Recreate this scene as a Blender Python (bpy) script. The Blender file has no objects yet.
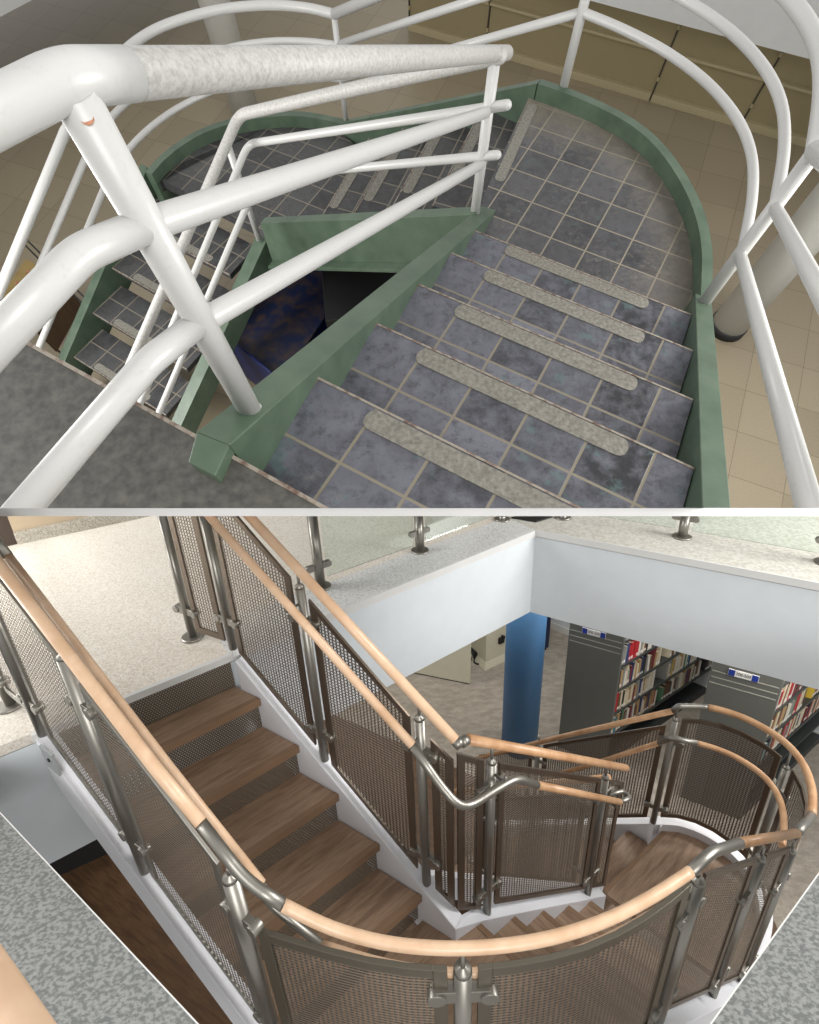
import bpy, bmesh, math, random
from mathutils import Vector, Matrix

# ---------------------------------------------------------------- camera, world, lamps, exposure
W_PX, H_PX, F_PX = 819.0, 1024.0, 500.0
CX, CY = W_PX / 2, H_PX / 2
S = bpy.context.scene
COL = S.collection
rnd = random.Random(7)


def hall_axes(nx, ny):
    """axes of a hall in camera space, from where its vertical lines meet"""
    d = Vector(((nx - CX) / F_PX, -(ny - CY) / F_PX, -1.0)).normalized()
    up = -d
    fw = Vector((0, 0, -1))
    y = (fw - up * fw.dot(up)).normalized()
    x = y.cross(up)
    return Matrix((x, y, up))            # camera space -> hall space


RA, RB = hall_axes(412, 700), hall_axes(463, 1694)
TURN = RB @ RA.transposed()               # old hall -> world (the new hall's frame is the world)

cam_d = bpy.data.cameras.new('camera')
cam_d.sensor_fit = 'VERTICAL'
cam_d.sensor_height = 24.0
cam_d.lens = 24.0 * F_PX / H_PX
cam_d.clip_start = 0.02
cam = bpy.data.objects.new('camera', cam_d)
cam.matrix_world = RB.to_4x4()
COL.objects.link(cam)
S.camera = cam

wd = bpy.data.worlds.new('sky')
S.world = wd
wd.use_nodes = True
wd.node_tree.nodes['Background'].inputs[0].default_value = (1.0, 0.99, 0.97, 1)
wd.node_tree.nodes['Background'].inputs[1].default_value = 0.74

S.view_settings.view_transform = 'Standard'
S.view_settings.look = 'None'
S.view_settings.exposure = 0.0
S.view_settings.gamma = 1.0
S.view_settings.use_curve_mapping = False


def area_lamp(name, loc, target, size, power, col=(1, 1, 1)):
    d = bpy.data.lights.new(name, 'AREA')
    d.shape = 'DISK'
    d.size = size
    d.energy = power
    d.color = col
    o = bpy.data.objects.new(name, d)
    o.location = loc
    o.rotation_euler = (Vector(target) - Vector(loc)).to_track_quat('-Z', 'Y').to_euler()
    COL.objects.link(o)
    return o


area_lamp('rear_fill_lamp', (0.6, -3.4, 0.5), (0, 2.0, -1.0), 2.2, 140, (1.0, 0.98, 0.95))  # fill lamp added behind the camera to whiten the dividing strip
area_lamp('side_fill_lamp', (-4.4, 2.3, 0.3), (-0.2, 3.0, -1.7), 2.6, 285, (1.0, 0.985, 0.96))  # two unseen side lamps added to brighten terrazzo, fascia and stairs
area_lamp('side_fill_lamp', (4.6, 1.4, 0.2), (0.8, 2.8, -2.0), 2.2, 225, (1.0, 0.98, 0.95))
for lx, ly in ((-1.6, 5.2), (1.2, 4.6), (2.6, 4.4), (3.4, 3.0)):
    area_lamp('lower_fill_lamp', (lx, ly, -2.40), (lx, ly, -5), 0.9, 34, (1.0, 0.95, 0.88))  # fill lamps added under the slab to brighten the lower level


# ---------------------------------------------------------------- halls: pixel rays -> real points, clipping
class Hall:
    def __init__(s, R, turn, side):
        s.R, s.turn = R, turn.to_4x4()
        ylim = 508.2 if side > 0 else 516.0
        # camera-space half space that belongs to this hall, brought to hall axes
        n = Vector((0, 1, (CY - ylim) / F_PX)) * side
        s.n = (R @ n).normalized()

    def ray(s, x, y):
        return s.R @ Vector(((x - CX) / F_PX, -(y - CY) / F_PX, -1.0))

    def px(s, x, y, z):
        d = s.ray(x, y)
        return d * (z / d.z)

    def vp(s, x, y, p, q):
        d = s.ray(x, y)
        n = Vector((-(q.y - p.y), q.x - p.x))
        return d * ((n.x * p.x + n.y * p.y) / (n.x * d.x + n.y * d.y))

    def up(s, b, x, y):
        d = s.ray(x, y)
        t = (d.x * b.x + d.y * b.y) / (d.x * d.x + d.y * d.y)
        return Vector((b.x, b.y, d.z * t))

    def proj(s, v):
        c = s.R.transposed() @ v
        return CX + F_PX * c.x / -c.z, CY - F_PX * c.y / -c.z


A = Hall(RA, TURN, 1)
B = Hall(RB, Matrix.Identity(3), -1)


def V(x, y, z=0.0):
    return Vector((x, y, z))


def flat(v, z=0.0):
    return Vector((v.x, v.y, z))


def lerp(a, b, t):
    return a + (b - a) * t


def spline(pts, n=6):
    out = []
    m = len(pts)
    for i in range(m - 1):
        p0, p1, p2, p3 = pts[max(i - 1, 0)], pts[i], pts[i + 1], pts[min(i + 2, m - 1)]
        for k in range(n):
            t = k / n
            out.append(0.5 * ((2 * p1) + (p2 - p0) * t + (2 * p0 - 5 * p1 + 4 * p2 - p3) * t * t + (3 * p1 - p0 - 3 * p2 + p3) * t ** 3))
    out.append(pts[-1].copy())
    return out


def smooth_pts(pts, it=2):
    pts = [p.copy() for p in pts]
    for _ in range(it):
        q = [p.copy() for p in pts]
        for i in range(1, len(pts) - 1):
            q[i] = pts[i - 1] * 0.25 + pts[i] * 0.5 + pts[i + 1] * 0.25
        pts = q
    return pts


def round_corner(pts, r, n=5):
    """replace inner corners of a polyline by short arcs"""
    out = [pts[0].copy()]
    for i in range(1, len(pts) - 1):
        a, b, c = pts[i - 1], pts[i], pts[i + 1]
        ra = min(r, (a - b).length * 0.45)
        rc = min(r, (c - b).length * 0.45)
        p, q = b + (a - b).normalized() * ra, b + (c - b).normalized() * rc
        for k in range(n + 1):
            t = k / n
            out.append(p * (1 - t) ** 2 + b * 2 * t * (1 - t) + q * t * t)
    out.append(pts[-1].copy())
    return out


def resample(pts, step):
    out = [pts[0].copy()]
    acc = 0.0
    for a, b in zip(pts, pts[1:]):
        L = (b - a).length
        k = max(1, int(round(L / step)))
        for j in range(1, k + 1):
            out.append(a.lerp(b, j / k))
    return out


def offset_xy(pts, d):
    """shift a polyline sideways in plan (left of travel is +)"""
    out = []
    for i, p in enumerate(pts):
        a, b = pts[max(i - 1, 0)], pts[min(i + 1, len(pts) - 1)]
        t = flat(b - a).normalized()
        out.append(p + Vector((-t.y, t.x, 0)) * d)
    return out


# ---------------------------------------------------------------- materials
class NT:
    def __init__(s, name):
        s.m = bpy.data.materials.new(name)
        s.m.use_nodes = True
        s.t = s.m.node_tree
        s.b = s.t.nodes['Principled BSDF']
        s.out = s.t.nodes['Material Output']

    def n(s, kind, **kw):
        nd = s.t.nodes.new(kind)
        for k, v in kw.items():
            setattr(nd, k, v)
        return nd

    def l(s, a, b):
        s.t.links.new(a, b)

    def math(s, op, a, b=None, c=None):
        nd = s.n('ShaderNodeMath', operation=op)
        for i, v in enumerate((a, b, c)):
            if v is None:
                continue
            if hasattr(v, 'links'):
                s.l(v, nd.inputs[i])
            else:
                nd.inputs[i].default_value = v
        return nd.outputs[0]

    def mix(s, f, a, b):
        nd = s.n('ShaderNodeMix', data_type='RGBA')
        for i, v in ((0, f), (6, a), (7, b)):
            if hasattr(v, 'links'):
                s.l(v, nd.inputs[i])
            elif i == 0:
                nd.inputs[0].default_value = v
            else:
                nd.inputs[i].default_value = (*v, 1)
        return nd.outputs[2]

    def coord(s, which='Object'):
        return s.n('ShaderNodeTexCoord').outputs[which]

    def noise(s, scale, detail=4, rough=0.55, vec=None, stretch=None):
        nd = s.n('ShaderNodeTexNoise')
        nd.inputs['Scale'].default_value = scale
        nd.inputs['Detail'].default_value = detail
        nd.inputs['Roughness'].default_value = rough
        v = vec if vec is not None else s.coord()
        if stretch:
            mp = s.n('ShaderNodeMapping')
            mp.inputs['Scale'].default_value = stretch
            s.l(v, mp.inputs['Vector'])
            v = mp.outputs[0]
        s.l(v, nd.inputs['Vector'])
        return nd.outputs['Fac']

    def ramp(s, f, lo, hi):
        nd = s.n('ShaderNodeMapRange')
        nd.clamp = True
        s.l(f, nd.inputs[0])
        nd.inputs[1].default_value = lo
        nd.inputs[2].default_value = hi
        return nd.outputs[0]

    def sep(s, v):
        nd = s.n('ShaderNodeSeparateXYZ')
        s.l(v, nd.inputs[0])
        return nd.outputs

    def bump(s, h, strength=0.2, dist=0.01):
        nd = s.n('ShaderNodeBump')
        nd.inputs['Strength'].default_value = strength
        nd.inputs['Distance'].default_value = dist
        s.l(h, nd.inputs['Height'])
        s.l(nd.outputs[0], s.b.inputs['Normal'])

    def fin(s, col=None, rough=0.5, metal=0.0, spec=None):
        if col is not None:
            if hasattr(col, 'links'):
                s.l(col, s.b.inputs['Base Color'])
            else:
                s.b.inputs['Base Color'].default_value = (*col, 1)
        if hasattr(rough, 'links'):
            s.l(rough, s.b.inputs['Roughness'])
        else:
            s.b.inputs['Roughness'].default_value = rough
        s.b.inputs['Metallic'].default_value = metal
        if spec is not None:
            s.b.inputs['Specular IOR Level'].default_value = spec
        return s.m


def sr(r, g, b):
    f = lambda c: (c / 255 / 12.92) if c / 255 <= 0.04045 else ((c / 255 + 0.055) / 1.055) ** 2.4
    return (f(r), f(g), f(b))


def mottled(name, c1, c2, scale, lo=0.35, hi=0.65, rough=0.6, metal=0.0, detail=4, stretch=None, bump=0.0, spec=None):
    k = NT(name)
    f = k.noise(scale, detail, stretch=stretch)
    if bump:
        k.bump(f, bump, 0.004)
    return k.fin(k.mix(k.ramp(f, lo, hi), c1, c2), rough, metal, spec)


def m_white_paint():
    k = NT('white_gloss_paint')
    f = k.ramp(k.noise(60, 5), 0.58, 0.75)
    k.bump(k.noise(35, 3), 0.12, 0.003)
    return k.fin(k.mix(k.math('MULTIPLY', f, 0.25), sr(195, 195, 193), sr(166, 162, 155)), 0.32)


def m_worn_white():
    k = NT('worn_white_paint')
    f = k.ramp(k.noise(75, 9, 0.72), 0.42, 0.74)
    k.bump(k.noise(60, 4), 0.05, 0.002)
    return k.fin(k.mix(k.math('MULTIPLY', f, 0.8), sr(188, 187, 184), sr(130, 127, 122)), 0.5)


def m_slate_tile(name, dark, light, teal, grout, line=0.045, worn=0.0, rim=None):
    """square slate tiles laid out by the UV map, one unit to a tile"""
    k = NT(name)
    uv = k.coord('UV')
    x, y, _ = k.sep(uv)
    fx, fy = k.math('FRACT', x), k.math('FRACT', y)
    edge = lambda q: k.math('MINIMUM', q, k.math('SUBTRACT', 1.0, q))
    e = k.math('MINIMUM', edge(fx), edge(fy))
    g = k.ramp(e, line * 0.55, line * 0.8)
    cell = k.n('ShaderNodeCombineXYZ')
    k.l(k.math('FLOOR', x), cell.inputs[0])
    k.l(k.math('FLOOR', y), cell.inputs[1])
    wn = k.n('ShaderNodeTexWhiteNoise')
    k.l(cell.outputs[0], wn.inputs['Vector'])
    base = k.mix(wn.outputs['Value'], dark, light)
    n1 = k.ramp(k.noise(10, 10, 0.72), 0.42, 0.62)
    base = k.mix(k.math('MULTIPLY', n1, 0.65), base, light)
    n0 = k.ramp(k.noise(21, 10, 0.78), 0.49, 0.66)
    base = k.mix(k.math('MULTIPLY', n0, 0.6), base, tuple(v * 0.55 for v in dark))
    n2 = k.ramp(k.noise(7.5, 8, 0.68), 0.58, 0.66)
    base = k.mix(k.math('MULTIPLY', n2, 0.45), base, teal)
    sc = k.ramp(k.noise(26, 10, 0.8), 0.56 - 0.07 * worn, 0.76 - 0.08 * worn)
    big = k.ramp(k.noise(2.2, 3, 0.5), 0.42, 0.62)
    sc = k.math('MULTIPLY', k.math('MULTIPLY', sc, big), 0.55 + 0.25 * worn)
    base = k.mix(sc, base, sr(142, 134, 120))
    if rim:
        # trodden, dusty ring of tiles towards the outer edge of the landing
        dx, dy = k.math('SUBTRACT', x, rim[0]), k.math('SUBTRACT', y, rim[1])
        d = k.math('SQRT', k.math('ADD', k.math('MULTIPLY', dx, dx), k.math('MULTIPLY', dy, dy)))
        d = k.math('ADD', d, k.math('MULTIPLY', k.noise(9, 6, 0.7), 2.4))
        w = k.math('MULTIPLY', k.ramp(d, rim[2], rim[3]), k.math('ADD', 0.5, k.math('MULTIPLY', k.noise(40, 9, 0.8), 0.9)))
        base = k.mix(w, base, sr(132, 124, 110))
    col = k.mix(g, grout, base)
    k.bump(k.math('ADD', k.math('MULTIPLY', g, 0.6), k.math('MULTIPLY', k.noise(22, 6), 0.5)), 0.35, 0.006)
    return k.fin(col, k.math('ADD', 0.32, k.math('MULTIPLY', n1, 0.2)), 0.0, 0.5)


def m_grid_floor(name, c1, c2, joint, size, rot, line=0.006, rough=0.35):
    k = NT(name)
    mp = k.n('ShaderNodeMapping')
    mp.inputs['Rotation'].default_value = (0, 0, rot)
    mp.inputs['Scale'].default_value = (1 / size,) * 3
    k.l(k.coord(), mp.inputs['Vector'])
    x, y, _ = k.sep(mp.outputs[0])
    edge = lambda q: k.math('MINIMUM', q, k.math('SUBTRACT', 1.0, q))
    e = k.math('MINIMUM', edge(k.math('FRACT', x)), edge(k.math('FRACT', y)))
    g = k.ramp(e, line * 0.6, line * 1.6)
    cell = k.n('ShaderNodeCombineXYZ')
    k.l(k.math('FLOOR', x), cell.inputs[0])
    k.l(k.math('FLOOR', y), cell.inputs[1])
    wn = k.n('ShaderNodeTexWhiteNoise')
    k.l(cell.outputs[0], wn.inputs['Vector'])
    f = k.math('ADD', k.math('MULTIPLY', wn.outputs['Value'], 0.45), k.math('MULTIPLY', k.ramp(k.noise(60, 5), .35, .65), 0.55))
    col = k.mix(g, joint, k.mix(f, c1, c2))
    return k.fin(col, rough)


def m_wood(name, c1, c2, c3, scale, stretch, rough=0.4, plank=None, rot=0.0):
    k = NT(name)
    v = k.coord()
    if rot:
        mp = k.n('ShaderNodeMapping')
        mp.inputs['Rotation'].default_value = (0, 0, rot)
        k.l(v, mp.inputs['Vector'])
        v = mp.outputs[0]
    f = k.noise(scale, 6, 0.6, vec=v, stretch=stretch)
    f2 = k.noise(scale * 0.35, 3, 0.5, vec=v, stretch=stretch)
    col = k.mix(k.ramp(f, 0.35, 0.68), c1, c2)
    col = k.mix(k.math('MULTIPLY', k.ramp(f2, 0.5, 0.66), 0.7), col, c3)
    if plank:
        x, y, _ = k.sep(v)
        q = k.math('DIVIDE', y, plank)
        wn = k.n('ShaderNodeTexWhiteNoise', noise_dimensions='1D')
        k.l(k.math('FLOOR', q), wn.inputs['W'])
        col = k.mix(k.math('MULTIPLY', wn.outputs['Value'], 0.45), col, c3)
    k.bump(f, 0.06, 0.003)
    return k.fin(col, rough)


def m_steel(name, c, rough=0.28):
    k = NT(name)
    f = k.noise(14, 3, 0.5, stretch=(8, 8, 1))
    k.bump(f, 0.03, 0.001)
    return k.fin(c, rough, 0.85)


def m_holes(name, wire, pitch_u, pitch_v, open_u, open_v, rough=0.45, metal=0.8, stagger=False, rnd_hole=False, warp=None):
    """sheet metal or woven wire: the openings are really open"""
    k = NT(name)
    x, y, _ = k.sep(k.coord('UV'))
    v = k.math('DIVIDE', y, pitch_v)
    u = k.math('DIVIDE', x, pitch_u)
    if stagger:
        odd = k.math('MODULO', k.math('ABSOLUTE', k.math('FLOOR', v)), 2.0)
        u = k.math('ADD', u, k.math('MULTIPLY', odd, 0.5))
    du = k.math('ABSOLUTE', k.math('SUBTRACT', k.math('FRACT', u), 0.5))
    dv = k.math('ABSOLUTE', k.math('SUBTRACT', k.math('FRACT', v), 0.5))
    if rnd_hole:
        d = k.math('SQRT', k.math('ADD', k.math('MULTIPLY', du, du), k.math('MULTIPLY', dv, dv)))
        hole = k.math('LESS_THAN', d, open_u / 2)
    else:
        hole = k.math('MULTIPLY', k.math('LESS_THAN', du, open_u / 2), k.math('LESS_THAN', dv, open_v / 2))
    k.l(k.math('SUBTRACT', 1.0, hole), k.b.inputs['Alpha'])
    if warp:
        weft = k.math('GREATER_THAN', dv, open_v / 2)
        return k.fin(k.mix(weft, warp, wire), rough, metal)
    return k.fin(wire, rough, metal)


def m_carpet(name, c1, c2, c3, scale, lo, hi, stretch=None):
    k = NT(name)
    f = k.noise(scale, 5, 0.62, stretch=stretch)
    col = k.mix(k.ramp(f, lo, hi), c1, c2)
    g = k.noise(scale * 9, 2)
    col = k.mix(k.math('MULTIPLY', k.ramp(g, 0.4, 0.7), 0.35), col, c3)
    k.bump(g, 0.4, 0.004)
    return k.fin(col, 0.95, 0, 0.15)


def m_terrazzo(name, base, chip1, chip2, rough=0.35):
    k = NT(name)
    vo = k.n('ShaderNodeTexVoronoi')
    vo.inputs['Scale'].default_value = 130
    k.l(k.coord(), vo.inputs['Vector'])
    s_ = k.n('ShaderNodeSeparateColor')
    k.l(vo.outputs['Color'], s_.inputs[0])
    col = k.mix(k.ramp(s_.outputs[0], 0.55, 0.75), base, chip1)
    col = k.mix(k.ramp(s_.outputs[1], 0.74, 0.86), col, chip2)
    col = k.mix(k.math('MULTIPLY', k.ramp(k.noise(2.2, 3), .35, .7), .25), col, chip1)
    return k.fin(col, rough)


def plain(name, c, rough=0.5, metal=0.0, spec=None):
    return mottled(name, tuple(v * 0.975 for v in c), tuple(min(1, v * 1.02) for v in c), 7, 0.3, 0.7, rough, metal, 4, None, 0, spec)


def m_glass():
    k = NT('clear_glass')
    tr = k.n('ShaderNodeBsdfTransparent')
    tr.inputs[0].default_value = (0.93, 0.97, 0.95, 1)
    gl = k.n('ShaderNodeBsdfGlossy')
    gl.inputs['Roughness'].default_value = 0.03
    fr = k.n('ShaderNodeFresnel')
    fr.inputs[0].default_value = 1.45
    mx = k.n('ShaderNodeMixShader')
    k.l(k.math('MULTIPLY', fr.outputs[0], 0.5), mx.inputs[0])
    k.l(tr.outputs[0], mx.inputs[1])
    k.l(gl.outputs[0], mx.inputs[2])
    k.l(mx.outputs[0], k.out.inputs[0])
    return k.m


M = dict(
    white=m_white_paint(), worn=m_worn_white(),
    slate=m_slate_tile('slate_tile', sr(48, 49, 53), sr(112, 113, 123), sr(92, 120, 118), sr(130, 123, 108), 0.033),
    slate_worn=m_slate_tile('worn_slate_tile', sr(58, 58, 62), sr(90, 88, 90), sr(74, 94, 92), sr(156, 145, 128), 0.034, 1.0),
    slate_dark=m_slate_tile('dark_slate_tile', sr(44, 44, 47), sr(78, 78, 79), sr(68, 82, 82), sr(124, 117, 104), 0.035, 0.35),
    slate_floor=mottled('upper_slate', sr(66, 65, 62), sr(98, 96, 90), 30, .34, .72, 0.42, 0, 12, None, 0.15),
    green=mottled('green_paint', sr(70, 88, 72), sr(92, 110, 92), 6, .3, .75, 0.38, 0, 5, None, 0.05),
    concrete=mottled('worn_concrete', sr(106, 104, 97), sr(143, 140, 131), 60, .3, .7, 0.9, 0, 7, None, 0.4),
    grout=mottled('grout', sr(140, 132, 118), sr(172, 162, 146), 40, .3, .7, 0.9),
    vinyl=m_grid_floor('beige_vinyl_tile', sr(136, 125, 104), sr(156, 144, 121), sr(116, 105, 86), 0.62, 0.398, 0.006),
    grey_column=plain('grey_column_paint', sr(196, 195, 190), 0.55),
    rubber=plain('black_rubber', sr(24, 24, 26), 0.6),
    shelf_tan=plain('tan_shelf_paint', sr(150, 138, 106), 0.45),
    shelf_edge=plain('pale_shelf_edge', sr(174, 162, 130), 0.45),
    dark_slot=plain('dark_upright', sr(52, 48, 40), 0.6),
    fascia=plain('grey_white_fascia', sr(206, 208, 208), 0.7),
    blue_worn=mottled('worn_blue_enamel', sr(12, 24, 54), sr(60, 47, 40), 7, .42, .68, 0.45, 0, 8),
    blue_enamel=plain('blue_enamel', sr(14, 26, 76), 0.3),
    ochre=mottled('ochre_vinyl', sr(138, 116, 62), sr(156, 132, 76), 8, .3, .7, 0.5),
    brown_slat=m_wood('brown_slats', sr(84, 62, 44), sr(108, 82, 58), sr(64, 46, 34), 20, (1, 12, 1), 0.5, 0.04),
    black_metal=plain('black_metal', sr(30, 30, 32), 0.4, 0.3),
    rust=mottled('rust', sr(150, 84, 60), sr(196, 150, 120), 40, .3, .7, 0.9),
    redwhite=mottled('chipped_edging', sr(150, 142, 130), sr(104, 80, 70), 30, .46, .66, 0.7),
    # new hall
    terrazzo=m_terrazzo('pale_terrazzo', sr(220, 212, 200), sr(232, 227, 218), sr(202, 193, 180)),
    terrazzo_grey=m_terrazzo('grey_terrazzo', sr(212, 212, 210), sr(228, 228, 227), sr(188, 188, 187)),
    terrazzo_dark=m_terrazzo('speckled_skirting', sr(178, 172, 160), sr(200, 195, 184), sr(150, 145, 134)),
    carpet_gallery=m_carpet('pale_gallery_carpet', sr(190, 187, 178), sr(214, 211, 203), sr(168, 165, 156), 48, .42, .58),
    white_wall=plain('white_wall_paint', sr(213, 219, 223), 0.7),
    pale_trim=plain('pale_edge_trim', sr(214, 214, 212), 0.5),
    white_steel=plain('white_stringer_paint', sr(232, 233, 238), 0.45),
    tan_wall=plain('tan_wall_paint', sr(196, 178, 152), 0.7),
    dark_wood=plain('dark_door_frame', sr(62, 48, 38), 0.5),
    tread_wood=m_wood('brown_plank_tread', sr(148, 122, 100), sr(174, 146, 122), sr(124, 99, 79), 9, (1.2, 9, 3), 0.42, None, -0.64),
    tread_wood2=m_wood('brown_plank_tread_turned', sr(148, 122, 100), sr(174, 146, 122), sr(124, 99, 79), 9, (1.2, 9, 3), 0.42, None, 0.8),
    tread_edge=plain('brown_nosing', sr(140, 112, 88), 0.4),
    maple=m_wood('maple_rail', sr(216, 182, 150), sr(226, 194, 164), sr(202, 164, 130), 10, (2, 2, 2), 0.35),
    maple_mid=m_wood('honey_rail', sr(196, 152, 112), sr(210, 168, 130), sr(178, 132, 94), 10, (2, 2, 2), 0.35),
    steel=m_steel('brushed_steel', sr(150, 147, 140), 0.4),
    mid_steel=m_steel('grey_bronze_steel', sr(126, 120, 108), 0.36),
    dark_steel=m_steel('bronzed_steel', sr(118, 106, 94), 0.36),
    mesh=m_holes('woven_wire', sr(148, 138, 126), 0.0185, 0.0165, 0.58, 0.56, 0.45, 0.4, warp=sr(84, 74, 64)),
    riser=m_holes('perforated_riser', sr(116, 106, 92), 0.012, 0.012, 0.5, 0.5, 0.45, 0.3, True, True),
    carpet=m_carpet('grey_carpet', sr(150, 144, 134), sr(178, 170, 160), sr(126, 120, 112), 7, .35, .65, (1, 2.2, 1)),
    carpet_near=m_carpet('mottled_carpet', sr(114, 116, 115), sr(152, 154, 152), sr(102, 104, 103), 74, .43, .57, (1.0, 1.5, 1)),
    floor_wood=m_wood('brown_plank_floor', sr(88, 64, 44), sr(108, 82, 58), sr(68, 49, 34), 8, (1, 8, 1), 0.45, 0.16, 0.5),
    blue_column=plain('blue_column_paint', sr(60, 104, 146), 0.55),
    cream=plain('cream_panel', sr(208, 204, 184), 0.55),
    navy=plain('navy_plastic', sr(30, 40, 72), 0.5),
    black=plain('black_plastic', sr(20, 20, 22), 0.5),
    shelf_grey=plain('grey_shelf_end', sr(94, 96, 92), 0.5),
    shelf_line=plain('pale_groove', sr(150, 150, 142), 0.4),
    shelf_dark=plain('dark_shelf_metal', sr(58, 62, 62), 0.5),
    sign_white=plain('sign_white', sr(228, 228, 226), 0.5),
    sign_blue=plain('sign_blue', sr(24, 52, 140), 0.5),
    ink=plain('sign_ink', sr(30, 30, 34), 0.6),
    paper=plain('page_paper', sr(226, 216, 194), 0.8),
    glass=m_glass(),
    divider=plain('bright_white_paint', (0.96, 0.96, 0.96), 0.8),
    plate=plain('grey_plate', sr(148, 152, 154), 0.5),
    base_black=plain('black_gap_and_plinth', sr(34, 32, 34), 0.5),
)


# ---------------------------------------------------------------- mesh building
class MB:
    def __init__(s):
        s.bm = bmesh.new()
        s.uv = s.bm.loops.layers.uv.new('UVMap')
        s.mi = 0

    def face(s, vs, uvs=None, smooth=False):
        try:
            f = s.bm.faces.new([v if isinstance(v, bmesh.types.BMVert) else s.bm.verts.new(v) for v in vs])
        except ValueError:
            return None
        f.material_index = s.mi
        f.smooth = smooth
        if uvs:
            for lp, q in zip(f.loops, uvs):
                lp[s.uv].uv = q
        return f

    def hexa(s, p, uvf=None):
        """8 points: bottom ring 0-3, top ring 4-7"""
        v = [s.bm.verts.new(q) for q in p]
        for ids in ((3, 2, 1, 0), (4, 5, 6, 7), (0, 1, 5, 4), (1, 2, 6, 5), (2, 3, 7, 6), (3, 0, 4, 7)):
            f = s.face([v[i] for i in ids])
            if uvf:
                for lp in f.loops:
                    lp[s.uv].uv = uvf(lp.vert.co)
        return s

    def box(s, o, ux, uy, uz):
        """corner o and three edge vectors"""
        return s.hexa([o, o + ux, o + ux + uy, o + uy, o + uz, o + ux + uz, o + ux + uy + uz, o + uy + uz])

    def prism(s, poly, z0, z1, uvf=None):
        """flat polygon (list of vectors) pulled between two heights"""
        area = sum(a.x * b.y - b.x * a.y for a, b in zip(poly, poly[1:] + poly[:1]))
        if area < 0:
            poly = poly[::-1]
        lo = [s.bm.verts.new((p.x, p.y, z0)) for p in poly]
        hi = [s.bm.verts.new((p.x, p.y, z1)) for p in poly]
        fs = [s.face(hi), s.face(lo[::-1])]
        n = len(poly)
        for i in range(n):
            j = (i + 1) % n
            fs.append(s.face([lo[i], lo[j], hi[j], hi[i]]))
        if uvf:
            for i_, f in enumerate(fs):
                if f:
                    for lp in f.loops:
                        lp[s.uv].uv = uvf(lp.vert.co) if i_ == 0 else (0.5, 0.5)
        return s

    def tube(s, pts, r, seg=14, cap=True, dome=False, r2=None, end_only=False):
        pts = [p.copy() for p in pts]
        q = [pts[0]]
        for p in pts[1:]:
            if (p - q[-1]).length > 1e-5:
                q.append(p)
        pts = q
        if len(pts) < 2:
            return s
        tang = []
        for i in range(len(pts)):
            a = (pts[i] - pts[i - 1]).normalized() if i else None
            b = (pts[i + 1] - pts[i]).normalized() if i < len(pts) - 1 else None
            tang.append(((a or b) + (b or a)).normalized())
        t0 = tang[0]
        ref = Vector((0, 0, 1)) if abs(t0.z) < 0.9 else Vector((1, 0, 0))
        u = t0.cross(ref).normalized()
        rings = []
        dist = 0.0
        rows = []
        if dome and not end_only:
            for a in (80, 55, 28):
                rows.append((pts[0] - tang[0] * r * math.sin(math.radians(a)), tang[0], r * math.cos(math.radians(a))))
        for i, (p, t) in enumerate(zip(pts, tang)):
            rows.append((p, t, r if r2 is None else r + (r2 - r) * i / (len(pts) - 1)))
        if dome:
            for a in (28, 55, 80):
                rows.append((pts[-1] + tang[-1] * r * math.sin(math.radians(a)), tang[-1], r * math.cos(math.radians(a))))
        for p, t, rr in rows:
            u = (u - t * u.dot(t)).normalized()
            w = t.cross(u)
            rings.append([s.bm.verts.new(p + (u * math.cos(k * math.tau / seg) + w * math.sin(k * math.tau / seg)) * rr) for k in range(seg)])
        for a, b in zip(rings, rings[1:]):
            for k in range(seg):
                s.face([a[k], a[(k + 1) % seg], b[(k + 1) % seg], b[k]], None, True)
        if cap:
            s.face(rings[0][::-1])
            s.face(rings[-1])
        return s

    def lathe(s, c, prof, seg=28, axis=None):
        """profile of (radius, height) turned about the upright through c"""
        rings = [[s.bm.verts.new(c + Vector((r * math.cos(k * math.tau / seg), r * math.sin(k * math.tau / seg), h))) for k in range(seg)] for r, h in prof]
        for a, b in zip(rings, rings[1:]):
            for k in range(seg):
                s.face([a[k], a[(k + 1) % seg], b[(k + 1) % seg], b[k]], None, True)
        s.face(rings[0][::-1])
        s.face(rings[-1])
        return s

    def ribbon(s, inner, outer, drop):
        """solid between two top edge lines, hanging down by drop (number or list)"""
        n = len(inner)
        dr = drop if isinstance(drop, (list, tuple)) else [drop] * n
        ti = [s.bm.verts.new(p) for p in inner]
        to = [s.bm.verts.new(p) for p in outer]
        bi = [s.bm.verts.new(p - Vector((0, 0, d))) for p, d in zip(inner, dr)]
        bo = [s.bm.verts.new(p - Vector((0, 0, d))) for p, d in zip(outer, dr)]
        for i in range(n - 1):
            for a, b in ((ti, to), (bo, bi), (to, bo), (bi, ti)):
                s.face([a[i], a[i + 1], b[i + 1], b[i]])
        s.face([ti[0], to[0], bo[0], bi[0]])
        s.face([ti[-1], bi[-1], bo[-1], to[-1]])
        return s

    def build(s, name, mat, hall, root=None, parent=None, org=None, bevel=0.0, keep=False):
        bm = s.bm
        bmesh.ops.recalc_face_normals(bm, faces=bm.faces)
        if not keep:
            far = any(hall.n.dot(v.co) < 0 for v in bm.verts)
            if far:
                bmesh.ops.bisect_plane(bm, geom=bm.verts[:] + bm.edges[:] + bm.faces[:], plane_co=(0, 0, 0), plane_no=hall.n, clear_inner=True, clear_outer=False)
                ed = [e for e in bm.edges if e.is_boundary and all(abs(hall.n.dot(v.co)) < 1e-4 for v in e.verts)]
                if ed and name not in ('woven_mesh', 'riser_sheet'):
                    try:
                        bmesh.ops.holes_fill(bm, edges=ed, sides=0)
                    except Exception:
                        pass
        if not bm.verts:
            bm.free()
            return None
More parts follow.
